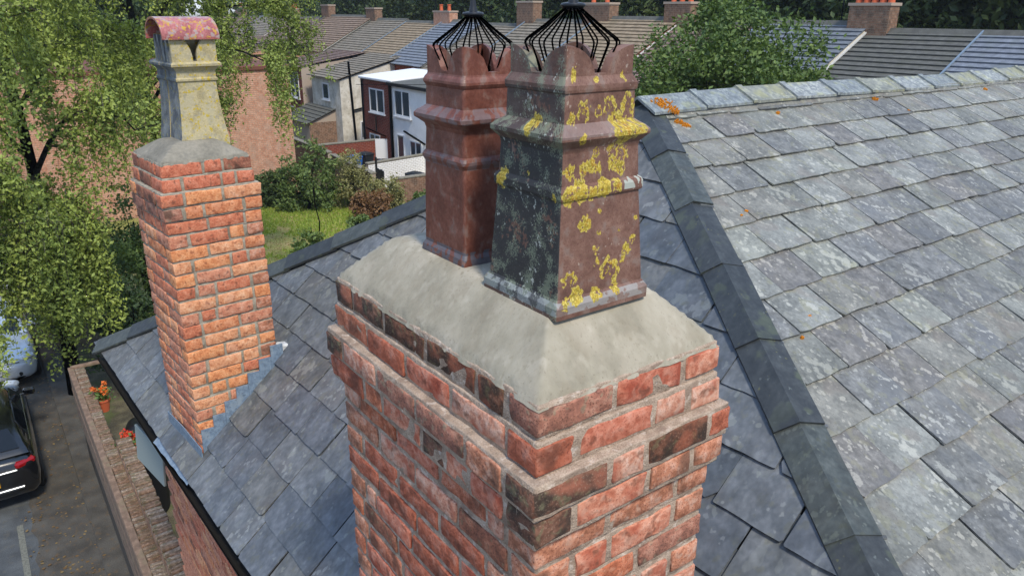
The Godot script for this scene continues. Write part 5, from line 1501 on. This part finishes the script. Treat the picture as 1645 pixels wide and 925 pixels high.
# ---------------------------------------------------------------- garden wall and cars
func build_garden_wall() -> void:
	var ctx := make_tex([[0.2, hexc("5e5044")], [0.5, hexc("7d6c5c")], [0.8, hexc("a2917e")]], "mid", "grit", 0.6, [["low2", 150, 200, hexc("5c5a40"), 0.7, 0, 0, 1], ["mid2", 165, 200, hexc("b8a896"), 0.6, 0, 0, 1]])
	M.coping = [mat_tex(ctx, Color.WHITE, 1.5, 0.95, M.bump_mid, 0.5), mat_tex(ctx, hexc("e4d8cc"), 1.5, 0.95, M.bump_mid, 0.5), mat_tex(ctx, hexc("ead4c6"), 1.5, 0.95, M.bump_mid, 0.5)]
	# street wall with boards outside and a coping of bricks on edge
	var t := thing("garden_wall", "long low garden wall with plank face towards the road", "wall", Vector3(0.8, 0, -9.6))
	var mb := MB.new()
	mb.box(Vector3(0.0, 0.98, 0), Vector3(0.2, 1.96, 10.4))
	var w := obj("wall_core", mb, M.timber_dark, t)  # dark colour below the planks stands in for shadow at the wall foot
	var bf := MB.new()
	brick_face(bf, Vector3(0.1, 0, 5.2), Vector3(0, 0, -1), Vector3(1, 0, 0), 10.4, 1.95, 0.08, 0.225)
	obj("brickwork", bf, M.brick_brown, w)
	var plank := mat_tex(make_tex([[0.2, hexc("5e4c3e")], [0.5, hexc("7c6554")], [0.8, hexc("98806a")]], "mid", "grit", 0.6, [["low2", 150, 200, hexc("7a6d55"), 0.6, 0, 0, 1]]), Color.WHITE, 0.8, 0.9)
	for k in [3, 4, 5]:
		for s in 3:
			mb = MB.new()
			mb.cbox(Vector3(-0.125 + rr(-0.004, 0.004), 0.28 + k * 0.3, -3.5 + s * 3.47), Vector3(0.035, 0.28, 3.44), 0.006, Basis(Vector3.RIGHT, rr(-0.003, 0.003)))
			obj("plank", mb, plank, t)
	mb = MB.new()
	mb.cbox(Vector3(-0.10, 2.0, 0), Vector3(0.09, 0.06, 10.4), 0.008)
	obj("top_rail", mb, plank, t)
	var cb := worn_box(Vector3(0.16, 0.07, 0.062), 0.01, 0.008, 4.0, 2, 1, 1)
	var cb2 := worn_box(Vector3(0.16, 0.07, 0.062), 0.01, 0.008, 8.0, 2, 1, 1)
	for i in 138:
		var mi := obj("coping_brick", cb if i % 3 else cb2, M.coping[rng.randi() % 3], t)
		mi.position = Vector3(0.03 + rr(-0.008, 0.008), 2.0 + rr(-0.01, 0.01), -5.15 + i * 0.075)
		mi.rotation = Vector3(rr(-0.08, 0.08), rr(-0.06, 0.06), rr(-0.08, 0.08))
	# inner taller wall joining the house
	t = thing("garden_wall", "short inner brick wall with pale brick-on-edge top beside the house", "wall", Vector3(1.0, 0, -8.9))
	mb = MB.new()
	mb.box(Vector3(0, 1.08, 0), Vector3(0.19, 2.16, 4.6))
	w = obj("wall_core", mb, M.mortar_dull, t)
	bf = MB.new()
	brick_face(bf, Vector3(-0.095, 0, -2.3), Vector3(0, 0, 1), Vector3(-1, 0, 0), 4.6, 2.15, 0.08, 0.225)
	obj("brickwork", bf, M.brick_brown, w)
	for i in 61:
		var mi := obj("coping_brick", cb if i % 3 else cb2, M.coping[rng.randi() % 3], t)
		mi.position = Vector3(rr(-0.008, 0.008), 2.2 + rr(-0.012, 0.012), -2.26 + i * 0.075)
		mi.rotation = Vector3(rr(-0.1, 0.1), rr(-0.08, 0.08), rr(-0.08, 0.08))
		mi.scale = Vector3(1.25, 1.0, 1.0)
	# end rail of the yard and flower pots
	mb = MB.new()
	mb.cbox(Vector3(1.25, 2.03, -14.75), Vector3(1.1, 0.06, 0.08), 0.008)
	mb.cbox(Vector3(1.75, 1.0, -14.75), Vector3(0.08, 2.0, 0.08), 0.008)
	tag(obj("end_rail", mb, plank), "thin wooden rail closing the far end of the garden wall", "rail")
	var fl := 0
	for f in [[Vector3(1.0, 1.7, -13.35), Color(0.75, 0.16, 0.02), "orange-red flowers in a pot at the wall's far end"], [Vector3(1.06, 1.75, -11.35), Color(0.62, 0.03, 0.02), "red flowers in a pot where the inner wall begins"]]:
		t = thing("flower_pot", f[2], "flowers", f[0], 0.0, "flower pots on the garden wall")
		mb = MB.new()
		mb.lathe(Vector3(0, 0, 0), [Vector2(0.0, 0.0), Vector2(0.075, 0.0), Vector2(0.11, 0.2), Vector2(0.12, 0.2), Vector2(0.12, 0.23), Vector2(0.1, 0.23), Vector2(0.09, 0.19), Vector2(0.0, 0.19)], 14)
		obj("pot", mb, M.clay, t)
		mb = MB.new()
		clump(mb, Vector3(0, 0.3, 0), 0.17, 130, 0.035, Color(0.05, 0.1, 0.02), Color(0.14, 0.22, 0.05))
		obj("leaves", mb, M.leaf, t)
		mb = MB.new()
		for q in 9:
			var c := Vector3(rng.randfn() * 0.06, 0.4 + rr(-0.03, 0.05), rng.randfn() * 0.06)
			clump(mb, c, 0.05, 26, 0.022, f[1], (f[1] as Color).lerp(Color(0.9, 0.3, 0.05), 0.3))
		obj("blossoms", mb, M.leaf, t)
		fl += 1
	# arched black plastic water butt behind the wall
	t = thing("garden_bin", "tall black rounded bin behind the garden wall flowers", "bin", Vector3(1.42, 0, -12.7))
	mb = MB.new()
	mb.lathe(Vector3.ZERO, [Vector2(0.0, 0.02), Vector2(0.3, 0.02), Vector2(0.34, 0.5), Vector2(0.34, 1.25), Vector2(0.33, 1.42), Vector2(0.26, 1.56), Vector2(0.14, 1.63), Vector2(0.0, 1.65)], 24, Basis.from_scale(Vector3(0.8, 1, 1.5)))
	obj("body", mb, plain(hexc("15171b"), 0.4), t)
	mb = MB.new()
	for i in 24:
		var a := TAU * i / 24; var a2 := TAU * (i + 1) / 24
		mb.tube([Vector3(cos(a) * 0.275, 1.3, sin(a) * 0.515), Vector3(cos(a2) * 0.275, 1.3, sin(a2) * 0.515)], 0.015, 5, false)
	obj("rim", mb, plain(hexc("23262c"), 0.4), t)

func car(called: String, label: String, at: Vector3, turn: float, paint: Color, met: float, L: float, plate_front: Color, text_front: String, text_rear: String) -> void:
	var t := thing(called, label, "car", at, turn, "cars parked along the street")
	var pm := plain(paint, 0.22, met)
	pm.clearcoat_enabled = true; pm.clearcoat = 1.0; pm.clearcoat_roughness = 0.04
	var glass := plain(hexc("14181c"), 0.04)
	var dark := plain(hexc("121315"), 0.6)
	# stations: s from the nose (0) to the tail (1): half width, sill, belt top height at centre
	var st := [[0.0, 0.62, 0.34, 0.56], [0.012, 0.74, 0.26, 0.66], [0.04, 0.82, 0.22, 0.74], [0.10, 0.865, 0.2, 0.82], [0.18, 0.885, 0.2, 0.90], [0.27, 0.89, 0.2, 0.965], [0.34, 0.89, 0.2, 0.985], [0.5, 0.895, 0.2, 0.99], [0.7, 0.89, 0.2, 1.0], [0.85, 0.88, 0.2, 1.01], [0.93, 0.865, 0.22, 1.0], [0.975, 0.84, 0.26, 0.96], [0.992, 0.80, 0.32, 0.9], [1.0, 0.70, 0.38, 0.8]]
	var ring := func(s: Array) -> Array:
		var w: float = s[1]; var y0: float = s[2]; var y1: float = s[3]; var z: float = L * (0.5 - s[0])
		var o := []
		for q in [[0.0, 0.0, -0.02], [0.86, 0.0, 0.0], [0.97, 0.14, 0.0], [1.0, 0.4, 0.0], [0.995, 0.62, 0.0], [0.975, 0.8, 0.0], [0.93, 0.92, 0.0], [0.84, 0.985, 0.0], [0.6, 1.0, 0.012], [0.0, 1.0, 0.03]]:
			o.append(Vector3(w * q[0], lerpf(y0, y1, q[1]) + q[2], z))
		var full := []
		for i in o.size(): full.append(o[i])
		for i in range(o.size() - 2, 0, -1): full.append(Vector3(-o[i].x, o[i].y, o[i].z))
		return full
	var body := SurfaceTool.new()
	body.begin(Mesh.PRIMITIVE_TRIANGLES); body.set_smooth_group(0)
	var rs := []
	for s in st: rs.append(ring.call(s))
	var n: int = rs[0].size()
	for i in rs.size() - 1:
		for k in n:
			var k2 := (k + 1) % n
			for q in [rs[i][k], rs[i + 1][k2], rs[i][k2], rs[i][k], rs[i + 1][k], rs[i + 1][k2]]: body.add_vertex(q)
	for k in range(1, n - 1):
		for q in [rs[0][0], rs[0][k], rs[0][k + 1]]: body.add_vertex(q)
		var e := rs.size() - 1
		for q in [rs[e][0], rs[e][k + 1], rs[e][k]]: body.add_vertex(q)
	body.generate_normals()
	obj("body", body.commit(), pm, t)
	# greenhouse: base ring on the belt, roof ring above
	var gs := [[0.26, 0.80, 0.95, 0.95], [0.43, 0.80, 0.98, 1.43], [0.52, 0.80, 0.985, 1.475], [0.68, 0.80, 0.99, 1.47], [0.86, 0.79, 1.0, 1.40], [0.965, 0.76, 0.99, 1.0]]
	var gb := SurfaceTool.new()
	gb.begin(Mesh.PRIMITIVE_TRIANGLES); gb.set_smooth_group(0)
	var gr := []
	for s in gs:
		var z: float = L * (0.5 - s[0])
		var hh: float = s[3] - s[2]
		var wt: float = s[1] - 0.2 * clampf(hh / 0.45, 0.0, 1.0)
		var o := [Vector3(s[1], s[2] - 0.06, z), Vector3(lerpf(s[1], wt, 0.5) + 0.02, s[2] + hh * 0.5, z), Vector3(wt, s[2] + hh * 0.92, z), Vector3(wt - 0.1, s[3], z), Vector3(0, s[3] + 0.03 * clampf(hh / 0.45, 0.0, 1.0), z)]
		var full := o.duplicate()
		for i in range(3, -1, -1): full.append(Vector3(-o[i].x, o[i].y, z))
		gr.append(full)
	for i in gr.size() - 1:
		for k in gr[0].size() - 1:
			for q in [gr[i][k], gr[i + 1][k + 1], gr[i][k + 1], gr[i][k], gr[i + 1][k], gr[i + 1][k + 1]]: gb.add_vertex(q)
	gb.generate_normals()
	obj("roof", gb.commit(), pm, t)
	# glass panels just proud of the shell
	var pane := func(called2: String, pts: Array) -> void:
		var c := Vector3.ZERO
		for q in pts: c += q / pts.size()
		var nn: Vector3 = (pts[1] - pts[0]).cross(pts[2] - pts[0]).normalized()
		if nn.dot(c - Vector3(0, 0.9, 0)) < 0: nn = -nn
		var mb := MB.new()
		var a := []
		for q in pts: a.append(q + nn * 0.012)
		mb.quad(a[0], a[1], a[2], a[3])
		for i in 4: mb.quad(pts[i] - nn * 0.01, pts[(i + 1) % 4] - nn * 0.01, a[(i + 1) % 4], a[i])
		obj(called2, mb, glass, t)
	var Zs := func(s: float) -> float: return L * (0.5 - s)
	pane.call("windscreen", [Vector3(-0.7, 0.99, Zs.call(0.275)), Vector3(0.7, 0.99, Zs.call(0.275)), Vector3(0.56, 1.38, Zs.call(0.415)), Vector3(-0.56, 1.38, Zs.call(0.415))])
	pane.call("rear_window", [Vector3(-0.64, 1.09, Zs.call(0.945)), Vector3(0.64, 1.09, Zs.call(0.945)), Vector3(0.54, 1.36, Zs.call(0.875)), Vector3(-0.54, 1.36, Zs.call(0.875))])
	for sd in [-1, 1]:
		pane.call("side_window", [Vector3(0.80 * sd, 1.02, Zs.call(0.36)), Vector3(0.80 * sd, 1.02, Zs.call(0.58)), Vector3(0.655 * sd, 1.37, Zs.call(0.58)), Vector3(0.655 * sd, 1.37, Zs.call(0.455))])
		pane.call("side_window", [Vector3(0.80 * sd, 1.02, Zs.call(0.595)), Vector3(0.80 * sd, 1.04, Zs.call(0.82)), Vector3(0.655 * sd, 1.33, Zs.call(0.80)), Vector3(0.655 * sd, 1.37, Zs.call(0.595))])
		var mb := MB.new()
		mb.cbox(Vector3(0.815 * sd, 1.0, Zs.call(0.6)), Vector3(0.012, 0.018, L * 0.5), 0.004)
		obj("trim", mb, plain(hexc("c8ccd0"), 0.15, 0.9), t)
		mb = MB.new()
		mb.cbox(Vector3(0.97 * sd, 1.03, Zs.call(0.35)), Vector3(0.2, 0.14, 0.1), 0.03, Basis(Vector3.UP, 0.2 * sd))
		mb.cbox(Vector3(0.86 * sd, 0.99, Zs.call(0.35)), Vector3(0.14, 0.04, 0.05), 0.01)
		obj("mirror", mb, pm, t)
		for ws in [0.19, 0.80]:
			var c := Vector3(0.79 * sd, 0.31, Zs.call(ws))
			var arch := MB.new()
			arch.lathe(c + Vector3(0.04 * sd, 0.02, 0), [Vector2(0.0, 0.045), Vector2(0.36, 0.045), Vector2(0.38, 0.03), Vector2(0.38, -0.1)], 28, Basis(Vector3.BACK, -PI / 2 * sd))
			obj("wheel_arch", arch, dark, t)
			var ty := MB.new()
			ty.lathe(c, [Vector2(0.2, 0.115), Vector2(0.29, 0.115), Vector2(0.312, 0.09), Vector2(0.315, -0.09), Vector2(0.2, -0.1)], 28, Basis(Vector3.BACK, -PI / 2 * sd))
			var tyre := obj("wheel", ty, plain(hexc("17181a"), 0.8), t)
			var rim := MB.new()
			rim.lathe(c, [Vector2(0.0, 0.11), Vector2(0.05, 0.112), Vector2(0.07, 0.095), Vector2(0.18, 0.1), Vector2(0.205, 0.117)], 28, Basis(Vector3.BACK, -PI / 2 * sd))
			obj("rim", rim, plain(hexc("7d8288"), 0.3, 0.8), tyre)
		mb = MB.new()
		mb.cbox(Vector3(0.66 * sd, 0.70, Zs.call(0.045)), Vector3(0.30, 0.13, 0.30), 0.05, Basis(Vector3.UP, 0.55 * sd) * Basis(Vector3.RIGHT, -0.25))
		obj("headlight", mb, plain(hexc("d4dae0"), 0.08), t)
		mb = MB.new()
		mb.cbox(Vector3(0.66 * sd, 0.86, Zs.call(0.972)), Vector3(0.34, 0.13, 0.18), 0.04, Basis(Vector3.UP, -0.45 * sd))
		obj("tail_light", mb, plain(hexc("8c0f12"), 0.12), t)
		mb = MB.new()
		mb.cbox(Vector3(0.58 * sd, 0.38, Zs.call(0.022)), Vector3(0.3, 0.12, 0.12), 0.03, Basis(Vector3.UP, 0.5 * sd))
		obj("air_intake", mb, dark, t)
	var mb := MB.new()
	mb.prism(PackedVector2Array([Vector2(-0.46, 0.50), Vector2(-0.56, 0.60), Vector2(-0.5, 0.66), Vector2(0.5, 0.66), Vector2(0.56, 0.60), Vector2(0.46, 0.50), Vector2(0.36, 0.44), Vector2(-0.36, 0.44)]), func(q: Vector2, h: float) -> Vector3: return Vector3(q.x, q.y, Zs.call(0.0) - 0.05 - 0.12 * absf(q.x) + h), -0.05, 0.075)
	obj("grille", mb, dark, t)
	mb = MB.new()
	mb.tube([Vector3(-0.72, 0.33, Zs.call(0.0) - 0.12), Vector3(-0.4, 0.27, Zs.call(0.0) + 0.01), Vector3(0.4, 0.27, Zs.call(0.0) + 0.01), Vector3(0.72, 0.33, Zs.call(0.0) - 0.12)], 0.03, 8)
	obj("bumper_lip", mb, pm, t)
	mb = MB.new()
	mb.cbox(Vector3(0, 0.80, Zs.call(1.0) - 0.01), Vector3(1.1, 0.035, 0.05), 0.012)
	mb.cbox(Vector3(0, 0.46, Zs.call(1.0) - 0.01), Vector3(1.2, 0.05, 0.06), 0.012)
	obj("rear_trim", mb, plain(hexc("8a8e92"), 0.3, 0.9), t)
	for e in [[text_front, plate_front, Vector3(0, 0.5, Zs.call(0.0) + 0.035), 0.0], [text_rear, hexc("e6b50a"), Vector3(0, 0.62, Zs.call(1.0) - 0.03), PI]]:
		mb = MB.new()
		mb.cbox(Vector3.ZERO, Vector3(0.52, 0.112, 0.016), 0.003)
		var pl := obj("number_plate", mb, plain(e[1], 0.4), t)
		pl.position = e[2]; pl.rotation.y = e[3]
		if e[0]:
			var tm := TextMesh.new()
			tm.text = e[0]; tm.font_size = 32; tm.pixel_size = 0.0026; tm.depth = 0.004
			var fo := SystemFont.new(); fo.font_names = PackedStringArray(["Droid Sans"])
			tm.font = fo
			var tx := obj("lettering", tm, M.black_paint, pl)
			tx.position = Vector3(0.12 if e[3] == 0.0 else 0.2, 0, 0.0095)

func build_cars() -> void:
	car("parked_car", "shiny black car with chrome window trim, nearest and seen from behind", Vector3(-0.97, 0.01, -15.85), PI, hexc("0d0e11"), 0.1, 4.1, hexc("e4e4e0"), "", "X")
	car("parked_car", "silver car facing us behind the black car", Vector3(-0.56, 0.01, -21.15), 0.0, hexc("d2dae2"), 0.2, 4.3, hexc("e4e4e0"), "64 FHF", "")
	car("parked_car", "white car farthest along, mostly behind birch leaves", Vector3(-0.6, 0.01, -27.3), 0.0, hexc("d4d8dc"), 0.1, 4.3, hexc("e4e4e0"), "", "")

func _ready() -> void:
	rng.seed = 20240
	nz3.seed = 5; nz3.frequency = 0.9; nz3.noise_type = FastNoiseLite.TYPE_SIMPLEX_SMOOTH
	setup_view()
	setup_materials()
	setup_bricks()
	build_ground()
	build_house()
	build_main_chimney()
	build_far_chimney()
	build_terrace()
	build_plants()
	build_garden_wall()
	build_cars()
